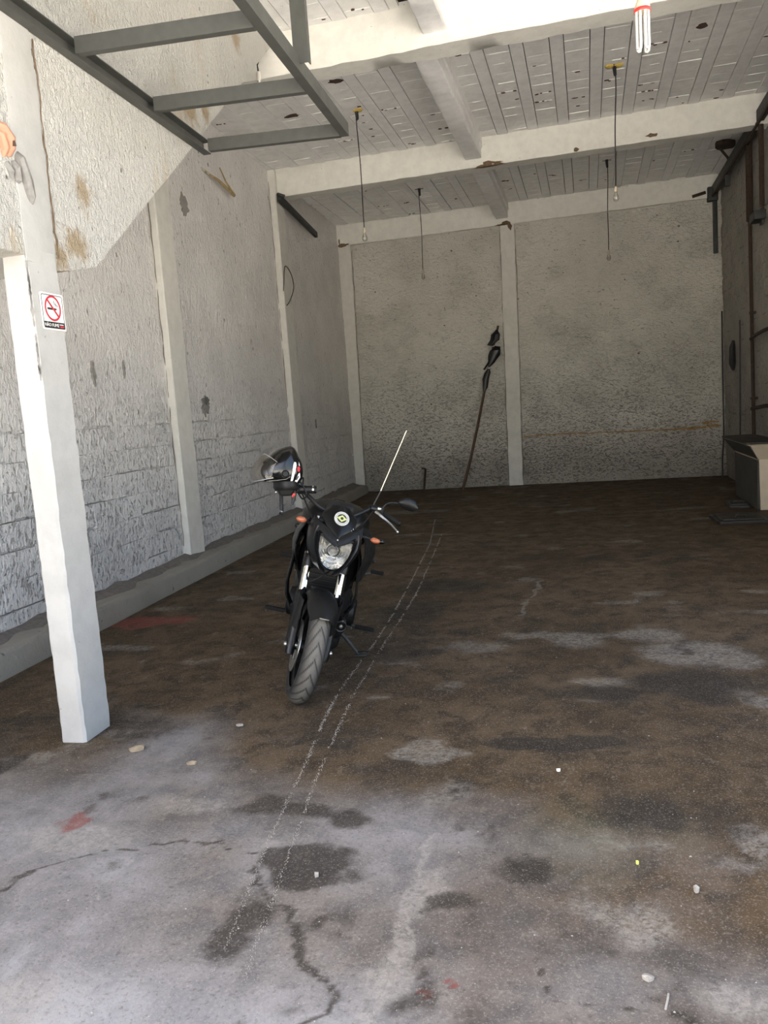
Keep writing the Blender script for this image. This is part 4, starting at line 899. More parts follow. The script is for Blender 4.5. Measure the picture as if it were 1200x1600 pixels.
MB().box((.05, .0, 0), (.03, .16, .2)).build('bracket_plate', 'darksteel', wb2, bevel=.004)
hr = thing('pipe_run', 'dark horizontal pipe pair on the right wall beside the brown pipe', 'pipe', (2.17, 11.5, 1.6))
MB().tube([(0, .54, -.42), (0, .2, -.40), (0, -.35, -.37), (0, -1.2, -.37)], .026, 8).build('lower_pipe', 'rust', hr)
MB().tube([(0, .54, .52), (0, .2, .55), (0, -.35, .57), (0, -1.2, .57)], .024, 8).build('upper_pipe', 'rust', hr)
MB().tube([(-.02, -.40, 2.05), (-.02, -.40, 3.0)], .03, 8).build('riser', 'rust', hr)

# beige tub by the right wall
tb = thing('tub', 'beige tapered trough with a flared rim and dark lid against the right wall', 'tub', (2.09, 11.2, 0))
def ring(x0, x1, y0, y1, z): return [Vector((x0 - 2.09, y0 - 11.2, z)), Vector((x1 - 2.09, y0 - 11.2, z)), Vector((x1 - 2.09, y1 - 11.2, z)), Vector((x0 - 2.09, y1 - 11.2, z))]
b = MB(); b.loft([ring(1.965, 2.2, 10.47, 11.95, 0), ring(1.945, 2.21, 10.42, 12.0, .615), ring(1.945, 2.21, 10.42, 12.0, .62)]); b.build('tub_body', 'beige', tb, smooth=0, bevel=.012)
b = MB(); b.loft([ring(1.935, 2.215, 10.40, 12.02, .618), ring(1.83, 2.225, 10.26, 12.14, .785), ring(1.82, 2.225, 10.25, 12.15, .80)]); b.build('flared_rim', 'beige', tb, smooth=0, bevel=.006)
b = MB(); b.loft([ring(1.80, 2.228, 10.42, 12.22, .803), ring(1.80, 2.228, 10.42, 12.22, .825)]); b.build('lid', 'plate', tb, smooth=0, bevel=.006)
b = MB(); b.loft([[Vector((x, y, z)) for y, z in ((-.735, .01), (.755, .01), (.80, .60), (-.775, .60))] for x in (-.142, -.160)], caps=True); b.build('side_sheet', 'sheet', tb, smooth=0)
b = MB(); b.add([(-.157, -.795, .632), (-.157, .815, .632), (-.268, .945, .79), (-.268, -.935, .79), (-.165, -.795, .628), (-.165, .815, .628), (-.276, .945, .786), (-.276, -.935, .786)], [(0, 1, 2, 3), (7, 6, 5, 4), (0, 4, 5, 1), (1, 5, 6, 2), (2, 6, 7, 3), (3, 7, 4, 0)]); b.build('rim_shade_sheet', 'sheet', tb, smooth=0)  # dark sheet paints the shadow on the rim's left face
for nm, (cx, cy, hx, hy, an), lab in (('floor_plate', (1.60, 9.75, .27, .30, .05), 'nearer dark metal plate lying on the floor in front of the beige trough'), ('floor_plate', (1.79, 10.95, .13, .26, -.06), 'farther dark metal plate on the floor against the beige trough')):
    t = thing(nm, lab, 'plate', (cx, cy, 0), None, (0, 0, an))
    P_ = rrect(hx, hy, .03, 3)
    MB().prism(P_, lambda u, v, d: (u, v, d), 0.001, .035).build('plate_slab', 'plate', t, smooth=0, bevel=.006)
    MB().prism([(u * .82, v * .82) for u, v in P_], lambda u, v, d: (u, v, d), .034, .052).build('raised_panel', 'plate', t, smooth=0, bevel=.005)
    MB().tube([(-.06, -hy * .3, .05), (-.05, -hy * .3, .075), (.05, -hy * .3, .075), (.06, -hy * .3, .05)], .007, 6).build('lift_handle', 'plate', t)

# ================================================================== LITTER ON THE FLOOR
def litter(name, cat, x, y, r, mat, label, h=.012, n=9, sx=1.0, rot=0.0, curl=.5):
    pts = [(u * sx, v) for u, v in blob_poly(n, r, .35, rn)]; ca, sa = math.cos(rot), math.sin(rot)
    pts = [(u * ca - v * sa, u * sa + v * ca) for u, v in pts]
    b = MB(); nn = len(pts)
    top = [(x + u, y + v, .004 + h * (.4 + curl * rn.random())) for u, v in pts]; bot = [(x + u * .9, y + v * .9, .0005) for u, v in pts]
    b.add(bot + top + [(x, y, .003 + h)], [tuple(range(nn - 1, -1, -1))] + [(i, (i + 1) % nn, nn + (i + 1) % nn, nn + i) for i in range(nn)] + [(nn + i, nn + (i + 1) % nn, 2 * nn) for i in range(nn)])
    return tag(b.build(name, mat, None, smooth=0), label, cat)
litter('dry_leaf', 'leaf', -2.13, 3.24, .023, 'leaf', 'curled brown dry leaf on the floor just right of the post', .02, 9, 1.5, .7)
litter('dry_leaf', 'leaf', -1.78, 3.12, .014, 'leaf', 'small brown leaf scrap on the floor, second to the right of the post', .012, 8, 1.7, .2)
litter('paper_scrap', 'scrap', -1.745, 3.56, 0.0087, 'stone', 'white paper scrap on the floor near the front tyre', .008, 7, 2.2, .2)
litter('leaf_scrap', 'scrap', -.926, 2.344, 0.0074, 'stone', 'pale leaf scrap lying in the darkest oil stain', .012, 7, 1.0, .9)
litter('pebble', 'stone', .258, 2.417, 0.0105, 'stone', 'squarish pebble on the brown floor, right of the green patch', .02, 7, 1.0)
litter('pebble', 'stone', .092, 2.007, 0.0124, 'stone', 'flat pale pebble on the floor near the bottom edge crack', .01, 8, 1.2)
litter('plastic_scrap', 'scrap', .096, 2.547, 0.0056, 'lime', 'tiny yellow-green plastic scrap on the floor', .01, 7, 1.2)
litter('paper_scrap', 'scrap', -.174, 3.195, 0.0074, 'white', 'tiny white paper scrap on the floor beyond the green patch', .008, 7, 1.2)
tag(MB().tube([(.125, 1.90, .006), (.133, 1.93, .010), (.137, 1.955, .006)], .003, 5).build('twig', 'stone'), 'tiny pale twig on the floor near the bottom right', 'twig')
b = MB()
for _ in range(260):
    y = 1.5 + 6.5 * rn.random() ** 2; x = rn.uniform(-2.6, .35 + .12 * y); r = rn.uniform(.0012, .0038)
    P_ = blob_poly(5, r, .4, rn); b.add([(x + u, y + v, .002) for u, v in P_] + [(x, y, .002 + r * .9)], [(i, (i + 1) % 5, 5) for i in range(5)])
tag(b.build('floor_grit', 'stone', None, smooth=0), 'loose pale grit and crumbs scattered over the floor', 'grit')['kind'] = 'stuff'

# ================================================================== MOTORCYCLE
YAW, LEAN, STEER = 3.36956888, 0.26570533, 0.1399096 + 0.06
bike = thing('motorcycle', 'matte black motorcycle on its side stand with a round sticker on its fly screen', 'motorcycle', (-1.7356631, 4.61699472, 0))
bike.rotation_euler = (Matrix.Rotation(YAW, 3, 'Z') @ Matrix.Rotation(-LEAN, 3, 'Y')).to_euler()
AX = Vector((0, -.415, .91)).normalized(); GP = Vector((0, .793, 0)); RS = Matrix.Rotation(STEER, 3, AX)
def S(v): return GP + RS @ (v - GP)
def sp_(mb, name, mat, parent=None, **kw): return mb.build(name, mat, parent or bike, fn=S, **kw)
def bp(mb, name, mat, parent=None, **kw): return mb.build(name, mat, parent or bike, **kw)
FA = Vector((0, .695, .293)); RA = Vector((0, -.69, .305))
# --- wheels
def tyre_mesh(R, W, H, groove=True, n=640, m_=40):
    """half-profile tyre about x axis at the origin"""
    th = np.linspace(0, 2 * np.pi, n, endpoint=False); s = np.linspace(-1, 1, m_)
    ang = s * 2.15
    x = np.sin(np.clip(ang, -1.75, 1.75)) * W / 2 * np.where(np.abs(ang) > 1.57, 1 - (np.abs(ang) - 1.57) * .28, 1.0)
    rr = R - W * .52 + np.cos(np.clip(ang, -1.57, 1.57)) * W * .52 - np.where(np.abs(ang) > 1.57, (np.abs(ang) - 1.57) * H, 0)
    TH, XX = np.meshgrid(th, x, indexing='ij'); RRm = np.tile(rr, (n, 1)); AN = np.tile(np.abs(ang), (n, 1)); SG = np.tile(np.sign(ang), (n, 1))
    ph = TH * 22 / (2 * np.pi) + np.clip(AN, 0, 1.3) * 1.25 + 0.18 * (SG > 0)
    fr_ = np.abs((ph % 1.0) - .5); gr = np.clip(1.4 - (fr_) / .095, 0, 1) * (AN < 1.15) * (AN > .02)
    RRm = RRm - (.0055 * gr if groove else 0)
    V = np.stack([XX, RRm * np.cos(TH), RRm * np.sin(TH)], -1).reshape(-1, 3)
    du = np.clip(1.25 - AN / .95, 0, 1) * (1 - gr * .96)
    idx = np.arange(n * m_).reshape(n, m_); nx = np.roll(idx, -1, 0)
    Fq = np.stack([idx[:, :-1], nx[:, :-1], nx[:, 1:], idx[:, 1:]], -1).reshape(-1, 4)
    return V, Fq, du.ravel()
def tyre(center, R, W, H, parent, fn):
    V, Fq, du = tyre_mesh(R, W, H); me = bpy.data.meshes.new('tyre')
    P_ = [fn(Vector(v) + center) for v in V] if fn else [Vector(v) + center for v in V]
    me.from_pydata([tuple(p) for p in P_], [], Fq.tolist()); me.shade_smooth()
    bm = bmesh.new(); bm.from_mesh(me); bmesh.ops.recalc_face_normals(bm, faces=bm.faces); bm.to_mesh(me); bm.free()
    a = me.attributes.new('dust', 'FLOAT', 'POINT'); a.data.foreach_set('value', du.astype(np.float32)); me.materials.append(M['tyre'])
    o = bpy.data.objects.new('tyre', me); COL.objects.link(o); o.parent = parent; return o
def wheel(name, c, R, W, fn):
    b = MB(); rim = R - .068
    b.lathe([(rim, -W * .36), (rim + .012, -W * .38), (rim + .012, -W * .33), (rim - .012, -W * .25), (rim - .018, 0), (rim - .012, W * .25), (rim + .012, W * .33), (rim + .012, W * .38), (rim, W * .36), (rim - .026, W * .2), (rim - .03, 0), (rim - .026, -W * .2)], c, (1, 0, 0), 64, closed=True)
    b.lathe([(.012, -.05), (.036, -.05), (.036, -.03), (.042, 0), (.036, .03), (.036, .05), (.012, .05)], c, (1, 0, 0), 24)
    for k in range(5):
        for s_ in (-.16, .16):
            a0 = 2 * math.pi * k / 5; a1 = a0 + s_
            p0 = c + Vector((0, math.cos(a0 + s_ * .5), math.sin(a0 + s_ * .5))) * .032; p1 = c + Vector((0, math.cos(a1), math.sin(a1))) * (rim - .018)
            b.tube([p0, (p0 + p1) / 2, p1], [.013, .010, .012], 8)
    w_ = b.build(name, 'satin', bike, fn=fn)
    tyre(Vector(c), R, W, .035, w_, fn)
    return w_
fw = wheel('front_wheel', FA, .296, .114, S)
rw = wheel('rear_wheel', RA, .306, .145, None)
b = MB(); b.lathe([(.075, -.0025), (.14, -.0025), (.14, .0025), (.075, .0025)], FA + Vector((.066, 0, 0)), (1, 0, 0), 48, closed=True)
for k in range(6):
    a = 2 * math.pi * k / 6; b.bar(FA + Vector((.062, math.cos(a) * .035, math.sin(a) * .035)), FA + Vector((.064, math.cos(a + .4) * .09, math.sin(a + .4) * .09)), .014, .005, (1, 0, 0))
sp_(b, 'brake_disc', 'alu', fw)
sp_(MB().box(FA + Vector((.085, -.115, .035)), (.06, .06, .13), Matrix.Rotation(.25, 3, 'X')), 'brake_caliper', 'engine', bevel=.01)
sp_(MB().tube([FA + Vector((-.125, 0, 0)), FA + Vector((.125, 0, 0))], .011, 12), 'front_axle', 'alu')
# --- fork
def fk(t, x, off=0.0): return FA + AX * t + Vector((x, off, 0))
for sx in (-1, 1):
    x = sx * .097
    leg = sp_(MB().lathe([(.001, -.055), (.020, -.055), (.024, -.04), (.026, .0), (.027, .05), (.0265, .22), (.030, .25), (.031, .285), (.026, .295), (.001, .295)], fk(0, x), AX, 18), 'fork_leg', 'satin')
    sp_(MB().sphere(fk(-.005, x * 1.27), .013, 10, 6), 'axle_nut', 'alu', leg)
    sp_(MB().lathe([(.001, .285), (.0215, .285), (.0215, .52), (.001, .52)], fk(0, x), AX, 18), 'fork_tube', 'chrome')
    sp_(MB().lathe([(.001, .43), (.030, .43), (.033, .445), (.033, .485), (.030, .50), (.001, .50)], fk(0, x), AX, 18), 'fork_clamp', 'satin')
    sp_(MB().lathe([(.0218, .50), (.0218, .72), (.001, .725)], fk(0, x), AX, 14), 'upper_fork_tube', 'chrome')
b = MB(); b.box(fk(.465, 0, -.012), (.20, .07, .035), Matrix.Rotation(.43, 3, 'X')); sp_(b, 'lower_triple_clamp', 'satin', bevel=.008)
b = MB(); b.box(fk(.70, 0, -.02), (.24, .075, .03), Matrix.Rotation(.43, 3, 'X')); sp_(b, 'upper_triple_clamp', 'satin', bevel=.008)
# --- front fender
b = MB(); grid = []
a_start, a_end, NA, NC = math.radians(46), math.radians(168), 22, 13
for i in range(NA + 1):
    a = a_start + (a_end - a_start) * i / NA; row = []
    e = min(1, i / 3.0) * min(1, (NA - i) / 3.0)
    hw = .055 + .019 * e
    for j in range(NC):
        s_ = -1 + 2 * j / (NC - 1); rr = .326 - .045 * abs(s_) ** 2.6
        row.append(FA + Vector((hw * s_ * (1 + .12 * abs(s_)), math.cos(a) * rr, math.sin(a) * rr)))
    grid.append(row)
b.shell(grid, lambda p, i, j: FA + (Vector(p) - FA) * .987)
fen = sp_(b, 'front_fender', 'plastic', smooth=60)
for sx in (-1, 1):        # side wings that tie the fender to the fork legs
    g = []
    for i in range(9):
        t = i / 8; z = .60 - .30 * t; y_c = .66 - .015 * t
        wd = .085 - .045 * t
        g.append([Vector((sx * (.092 + .024 * math.sin(math.pi * k / 5)), y_c - wd * .3 + wd * k / 5, z - .05 * (k / 5) * (1 - t))) for k in range(6)])
    sp_(MB().shell(g, (sx * .006, 0, 0)), 'fender_wing', 'plastic', fen, smooth=60)
    sp_(MB().box((sx * .108, .655, .565), (.006, .018, .028)), 'fender_slot', 'rubber', fen)
sp_(MB().bar((-.03, .9215, .5265), (.02, .9215, .5265), .004, .004), 'fender_edge_strip', 'alu', fen)
# --- headlight
HL = [(0.000, .868), (.045, .884), (.088, .908), (.093, .900), (.090, .855), (.082, .815), (.064, .774), (.041, .748), (.018, .736), (0, .733), (-.018, .736), (-.041, .748), (-.064, .774), (-.082, .815), (-.090, .855), (-.093, .900), (-.088, .908), (-.045, .884)]
HC = Vector((0, 0, .825))
def hl(scale, y, dz=0, pw=0.0):
    return [Vector((x * scale, y - pw * (x * x) * 6 - .25 * (.0 + abs(z - .83)) * 0 + (-.30) * (z - .82), HC.z + (z - HC.z) * scale + dz)) for x, z in HL]
b = MB(); b.loft([hl(1.02, .655), hl(.98, .69), hl(.80, .712), hl(.45, .722), hl(.06, .726)], caps=True)
hd = sp_(MB().loft([hl(1.16, .56), hl(1.15, .64), hl(1.075, .672), hl(1.02, .668), hl(1.0, .655), hl(.97, .60)], caps=False), 'headlight', 'satin', smooth=45)
sp_(b, 'headlight_lens', 'lens', hd, smooth=60)
# faceted reflector bowl behind the lens
b = MB(); rings = []
for sc_, y in ((.99, .662), (.93, .645), (.80, .622), (.62, .602), (.40, .588), (.22, .582)):
    rr_ = hl(sc_, y); rings.append(rr_)
b.loft(rings + [hl(.05, .580)], caps=False); sp_(b, 'reflector', 'reflector', hd, smooth=0)
for k in range(9):
    a = math.radians(200 + 140 * k / 8)
    sp_(MB().box((math.cos(a) * .062, .672, .80 + math.sin(a) * .050), (.013, .006, .011), Matrix.Rotation(a, 3, 'Y')), 'reflector_facet', 'reflector', hd)
sp_(MB().lathe([(.001, .055), (.019, .052), (.024, .045), (.025, .0), (.030, -.01)], (0, .585, .832), (0, 1, -.3), 20), 'bulb_shield', 'alu', hd)
sp_(MB().lathe([(.034, 0), (.037, .006), (.034, .012), (.031, .006)], (0, .612, .826), (0, 1, -.3), 24, closed=True), 'reflector_ring', 'darksteel', hd)
# --- cowl around the headlight: two side cheeks and a chevron brow
for sx in (-1, 1):
    g = []
    prof = [(.935, .135, .545), (.90, .150, .55), (.86, .150, .56), (.81, .140, .57), (.765, .118, .575), (.725, .085, .585), (.700, .045, .60)]
    for z, xo, yo in prof:
        t = (z - .70) / .235; xi = .02 + .078 * min(1, t * 1.5)
        g.append([Vector((sx * xi, .662 - .30 * (z - .82) - .02, z)), Vector((sx * (xi * .6 + xo * .4 + .004), .650 - .30 * (z - .82), z)), Vector((sx * (xi * .25 + xo * .75), .615 - .2 * (z - .82), z)), Vector((sx * xo, yo, z)), Vector((sx * xo * .96, yo - .11, z + .006))])
    sp_(MB().shell(g, (-sx * .004, -.006, 0)), 'headlight_cheek', 'satin', hd, smooth=40)
    g = []                                           # brow halves: wings from the centre tip up and out
    for i in range(7):
        t = i / 6; x = sx * (.002 + .135 * t)
        zl = .858 + .060 * t; zu = .905 + .062 * t ** .9
        yb_ = .672 - .09 * t ** 1.6
        g.append([Vector((x, yb_ + .012 - .02, zl - .004)), Vector((x, yb_ + .014, zl)), Vector((x, yb_ + .004, (zl + zu) / 2)), Vector((x, yb_ - .022, zu)), Vector((x, yb_ - .05, zu + .006))])
    sp_(MB().shell(g, (0, -.010, -.004)), 'brow_panel', 'plastic', hd, smooth=40)
# --- fly screen with sticker
b = MB(); g = []
for i in range(13):
    t = i / 12; z = .892 + .165 * t; hwid = .006 + .092 * math.sin(min(1, t * 1.35) * math.pi / 2) - .048 * max(0, t - .72) / .28
    yc = .665 - .115 * t - .03 * t * t
    g.append([Vector((hwid * s_, yc - .035 * abs(s_) ** 2.2 * (.3 + t), z - .012 * abs(s_) ** 2 * t)) for s_ in [-1 + 2 * j / 10 for j in range(11)]])
b.shell(g, (0, -.010, -.006)); fs = sp_(b, 'fly_screen', 'satin', smooth=50)
sn = Vector((0, .80, .60)).normalized(); scn = Vector((-.003, .594, .998))
def disc(r0, r1, h0, h1, seg=40): return MB().lathe([(max(r0, 1e-4), h0), (r1, h0), (r1, h1), (max(r0, 1e-4), h1)], scn, sn, seg, closed=r0 > 0)
st_ = sp_(disc(0, .041, -.004, .003), 'sticker', 'pale', fs, smooth=0)
sp_(disc(0, .0265, .003, .0036), 'sticker_centre', 'ink', st_, smooth=0)
u_ = Vector((1, 0, 0)); v_ = sn.cross(u_).normalized() * -1
def sfc(a, c_, d): return scn + u_ * a + v_ * c_ + sn * d
sp_(MB().prism([(.028, 0), (.010, .0125), (0, .0205), (-.010, .0125), (-.028, 0), (-.010, -.0125), (0, -.0205), (.010, -.0125)], sfc, .0036, .0042), 'sticker_diamond', 'yellow', st_, smooth=0)
sp_(MB().prism(circ(.0085, 0, 0, 18), sfc, .0042, .0047), 'sticker_hub', 'ink', st_, smooth=0)
b = MB()
for k in range(26):       # ring of small marks round the rim
    a = 2 * math.pi * k / 26; r0, r1 = .0305, .0305 + rn.choice((.004, .006, .0055)); w_ = rn.uniform(.0008, .0016)
    b.prism([(math.cos(a) * r0 - math.sin(a) * w_, math.sin(a) * r0 + math.cos(a) * w_), (math.cos(a) * r1 - math.sin(a) * w_, math.sin(a) * r1 + math.cos(a) * w_), (math.cos(a) * r1 + math.sin(a) * w_, math.sin(a) * r1 - math.cos(a) * w_), (math.cos(a) * r0 + math.sin(a) * w_, math.sin(a) * r0 - math.cos(a) * w_)], sfc, .003, .0035)
sp_(b, 'sticker_rim_marks', 'ink', st_, smooth=0)
sp_(MB().sphere((0, .672, .893), .005, 8, 6), 'screen_screw', 'alu', fs)
sp_(MB().box((0, .44, 1.02), (.14, .09, .05), Matrix.Rotation(.5, 3, 'X')), 'instrument_panel', 'plastic', bevel=.012)
# --- handlebar and controls
HB = [(.352, .245, 1.072), (.262, .272, 1.062), (.215, .295, 1.06), (.15, .335, 1.025), (.09, .36, .995), (0, .37, .985), (-.09, .36, .995), (-.15, .335, 1.03), (-.205, .295, 1.062), (-.27, .265, 1.045), (-.385, .225, 1.005)]
sp_(MB().tube(smooth_path(HB, 4), .0125, 10), 'handlebar', 'satin')
for i0, i1, sx in ((0, 1, 1), (10, 9, -1)):
    a, c_ = Vector(HB[i0]), Vector(HB[i1])
    gr = sp_(MB().tube([a, a * .95 + c_ * .05, a * .5 + c_ * .5, a * .08 + c_ * .92, c_], [.019, .0165, .017, .0165, .021], 14), 'grip', 'rubber')
    sp_(MB().lathe([(.001, .022), (.014, .02), (.017, .012), (.017, 0), (.001, 0)], a, a - c_, 12), 'bar_end', 'satin', gr)
    sw_ = c_ + (c_ - a).normalized() * .03
    bx = sp_(MB().box(sw_, (.06, .045, .05)), 'switch_box', 'plastic', bevel=.008)
    if sx > 0: sp_(MB().box(sw_ + Vector((.022, .03, -.038)), (.016, .012, .024)), 'kill_switch', 'redplastic', bx, bevel=.003)
    else: sp_(MB().box(sw_ + Vector((.0, .024, .012)), (.02, .008, .012)), 'horn_button', 'alu', bx, bevel=.002)
# left: clutch lever and bracket, mirror, antenna
sp_(MB().tube([(-.225, .315, 1.045), (-.25, .345, 1.035), (-.29, .345, 1.018), (-.33, .335, .997), (-.375, .325, .968)], [.011, .009, .0068, .006, .0058], 8), 'clutch_lever', 'alu')
sp_(MB().sphere((-.377, .324, .966), .009, 10, 6), 'lever_ball', 'alu')
sp_(MB().lathe([(.001, -.022), (.022, -.022), (.022, .022), (.001, .022)], (-.205, .300, 1.058), (1, .35, 0), 14), 'lever_clamp', 'satin', bevel=.003)
mir = sp_(MB().tube([(-.258, .30, 1.05), (-.262, .30, 1.08), (-.275, .30, 1.105), (-.30, .295, 1.118), (-.37, .285, 1.128)], [.008, .0065, .0065, .0065, .008], 8), 'mirror', 'plastic')
b = MB(); rings = []
for x, r, dz in ((-.345, .010, 0), (-.355, .026, .002), (-.375, .036, .003), (-.405, .040, .003), (-.435, .036, -.001), (-.455, .022, -.006), (-.462, .006, -.008)):
    rings.append([Vector((x, .283 + .016 * math.cos(a) + .008, 1.132 + dz + r * .92 * math.sin(a))) for a in [2 * math.pi * k / 14 for k in range(14)]])
b.loft(rings); sp_(b, 'mirror_shell', 'satin', mir, smooth=60)
b = MB(); b.loft([[p + Vector((0, -.018 - p.y + .28, 0)) for p in [Vector((x, .283, 1.132 + z_)) for x, z_ in [(-.404 + .047 * math.cos(a), .031 * math.sin(a)) for a in [2 * math.pi * k / 18 for k in range(18)]]]], [Vector((x, .272, 1.132 + z_)) for x, z_ in [(-.404 + .049 * math.cos(a), .033 * math.sin(a)) for a in [2 * math.pi * k / 18 for k in range(18)]]]]); sp_(b, 'mirror_glass', 'chrome', mir)
an = sp_(MB().tube([(-.198, .30, 1.06), (-.222, .30, 1.17)], .0040, 8), 'line_cutter_rod', 'darksteel')
sp_(MB().tube([(-.222, .30, 1.17), (-.246, .30, 1.355), (-.270, .30, 1.541)], [.0034, .0028, .0024], 8), 'brass_section', 'gold', an)
sp_(MB().sphere((-.2705, .30, 1.545), .0045, 8, 6), 'rod_tip', 'ink', an)
# right: brake reservoir, lever rod, mirror stem under helmet
rv = sp_(MB().tube([(.235, .315, 1.062), (.225, .315, 1.064), (.155, .315, 1.080), (.140, .315, 1.083)], [.019, .0225, .0225, .0215], 16), 'brake_reservoir', 'plastic')
sp_(MB().lathe([(.0232, -.004), (.0232, .004)], (.160, .315, 1.079), (-1, 0, .2), 16), 'reservoir_ring', 'chrome', rv)
bl = sp_(MB().tube([(.325, .30, 1.022), (.322, .31, 1.00), (.300, .325, .925), (.293, .33, .905)], [.009, .0105, .0105, .009], 10), 'brake_lever', 'plastic')
sp_(MB().tube([(.350, .30, 1.012), (.295, .30, 1.024)], [.006, .006], 8), 'lever_pivot', 'alu', bl)
sp_(MB().sphere((.353, .30, 1.011), .0095, 10, 6), 'pivot_nut', 'alu', bl)
for q in ((.300, .325, .917), (.295, .33, .903)): sp_(MB().lathe([(.014, -.003), (.0155, 0), (.014, .003), (.001, .004)], q, (-.1, 0, 1), 12), 'lever_collar', 'alu' if q[2] > .91 else 'satin', bl)
sp_(MB().tube([(.262, .30, 1.055), (.256, .30, 1.035), (.248, .31, .99), (.25, .315, .965)], [.012, .016, .010, .006], 8), 'mirror_clamp', 'darksteel')
sp_(MB().tube(smooth_path([(.255, .30, 1.07), (.232, .31, 1.13), (.222, .315, 1.10), (.215, .31, 1.05), (.18, .33, 1.0)]), .0045, 6), 'brake_cable', 'rubber')
for P_ in ([(-.21, .31, 1.05), (-.16, .40, .98), (-.09, .47, .90), (-.06, .42, .78)], [(.21, .31, 1.04), (.15, .41, .96), (.09, .47, .88), (.06, .42, .74)], [(.10, .60, .66), (.085, .665, .64), (.02, .66, .69), (-.03, .58, .72)]):
    sp_(MB().tube(smooth_path(P_, 6), .005, 6), 'control_cable', 'rubber')
# --- front turn signals
for sx, xe, ze in ((1, .185, .93), (-1, -.215, .915)):
    stl = sp_(MB().tube([(sx * .11, .50, .912), (sx * .15, .505, .918), (xe - sx * .015, .51, ze)], [.008, .007, .009], 8), 'turn_signal', 'plastic')
    sp_(MB().sphere((xe + sx * .012, .515, ze), .022, 14, 8, (1.35, .85, .72)), 'amber_lens', 'amber', stl, smooth=60)
# --- tank, shrouds, seat, tail
def sring(y, hw, zc_, hz, p=2.6, n=24, xo=0):
    out = []
    for k in range(n):
        a = 2 * math.pi * k / n; c_, s_ = math.cos(a), math.sin(a)
        out.append(Vector((xo + hw * math.copysign(abs(c_) ** (2 / p), c_), y, zc_ + hz * math.copysign(abs(s_) ** (2 / p), s_))))
    return out
tank = bp(MB().loft([sring(.40, .04, .90, .03), sring(.385, .115, .90, .08), sring(.33, .172, .905, .12), sring(.24, .202, .905, .142), sring(.12, .200, .895, .14), sring(.0, .165, .875, .12), sring(-.08, .12, .855, .085), sring(-.10, .04, .85, .03)]), 'fuel_tank', 'satin', smooth=60)
bp(MB().lathe([(.001, .012), (.032, .01), (.036, .004), (.036, -.01), (.001, -.012)], (0, .20, 1.035), (0, 0, 1), 24), 'fuel_cap', 'plastic', tank)
for sx in (-1, 1):
    g = []
    wd_ = 1.14 if sx < 0 else 1.0
    pf = [(.97, .150, .30, .14), (.92, .190, .40, .04), (.86, .222, .455, -.02), (.80, .232, .48, -.06), (.74, .224, .47, -.06), (.68, .205, .43, -.02), (.62, .185, .37, .06)]
    pf = [(a_, b_ * wd_, c_, d_) for a_, b_, c_, d_ in pf]
    for z, xo, yf, yb_ in pf:
        g.append([Vector((sx * (xo * (.70 + .30 * math.sin(math.pi * (.10 + .62 * k / 7)))), yf + (yb_ - yf) * k / 7, z - .05 * k / 7)) for k in range(8)])
    sh = bp(MB().shell(g, (-sx * .006, -.004, 0)), 'tank_shroud', 'plastic' if sx < 0 else 'satin', smooth=50)
    g = []
    for z, xo in ((.84, .160), (.76, .185), (.66, .190), (.56, .200), (.48, .190), (.42, .155)):
        g.append([Vector((sx * (xo + .010 * math.sin(math.pi * k / 5)), .44 - .02 * k - .12 * max(0, .62 - z), z)) for k in range(6)])
    bp(MB().shell(g, (-sx * .006, -.006, 0)), 'radiator_cover', 'plastic', smooth=50)
b = MB(); b.box((0, .40, .61), (.26, .035, .30), Matrix.Rotation(-.12, 3, 'X')); rad = bp(b, 'radiator', 'engine', bevel=.008)
for k in range(9): bp(MB().bar((-.115, .425 + .003 * k, .49 + .03 * k), (.115, .425 + .003 * k, .49 + .03 * k), .006, .004), 'radiator_fin', 'plastic', rad)
bp(MB().loft([sring(.36, .09, .66, .12), sring(.32, .165, .67, .17), sring(.15, .185, .67, .20), sring(-.02, .175, .66, .20), sring(-.14, .12, .65, .14)]), 'air_box', 'plastic', smooth=60)
seat = bp(MB().loft([sring(.0, .07, .83, .03), sring(-.04, .11, .82, .05), sring(-.18, .135, .805, .055), sring(-.32, .14, .81, .055), sring(-.42, .12, .85, .06), sring(-.60, .095, .87, .055), sring(-.76, .06, .885, .03), sring(-.78, .02, .885, .012)]), 'seat', 'rubber', smooth=60)
tail = bp(MB().loft([sring(-.12, .10, .74, .05), sring(-.30, .13, .755, .065), sring(-.5, .12, .79, .06), sring(-.7, .09, .82, .05), sring(-.86, .05, .845, .03), sring(-.88, .02, .845, .012)]), 'tail_cowl', 'satin', smooth=60)
bp(MB().box((0, -.875, .845), (.10, .02, .04)), 'tail_light', 'redlens', tail, bevel=.006)
for sx in (-1, 1):
    stl = bp(MB().tube([(sx * .06, -.72, .715), (sx * .26, -.70, .705)], [.008, .010], 8), 'rear_turn_signal', 'plastic')
    bp(MB().sphere((sx * .292, -.70, .704), .023, 14, 8, (1.3, .9, .8)), 'signal_body', 'gloss', stl, smooth=60)
bp(MB().shell([[Vector((x, -.80 - .12 * t, .80 - .36 * t)) for x in (-.075, -.04, 0, .04, .075)] for t in (0, .3, .6, .85, 1)], (0, -.006, 0)), 'rear_fender', 'plastic')
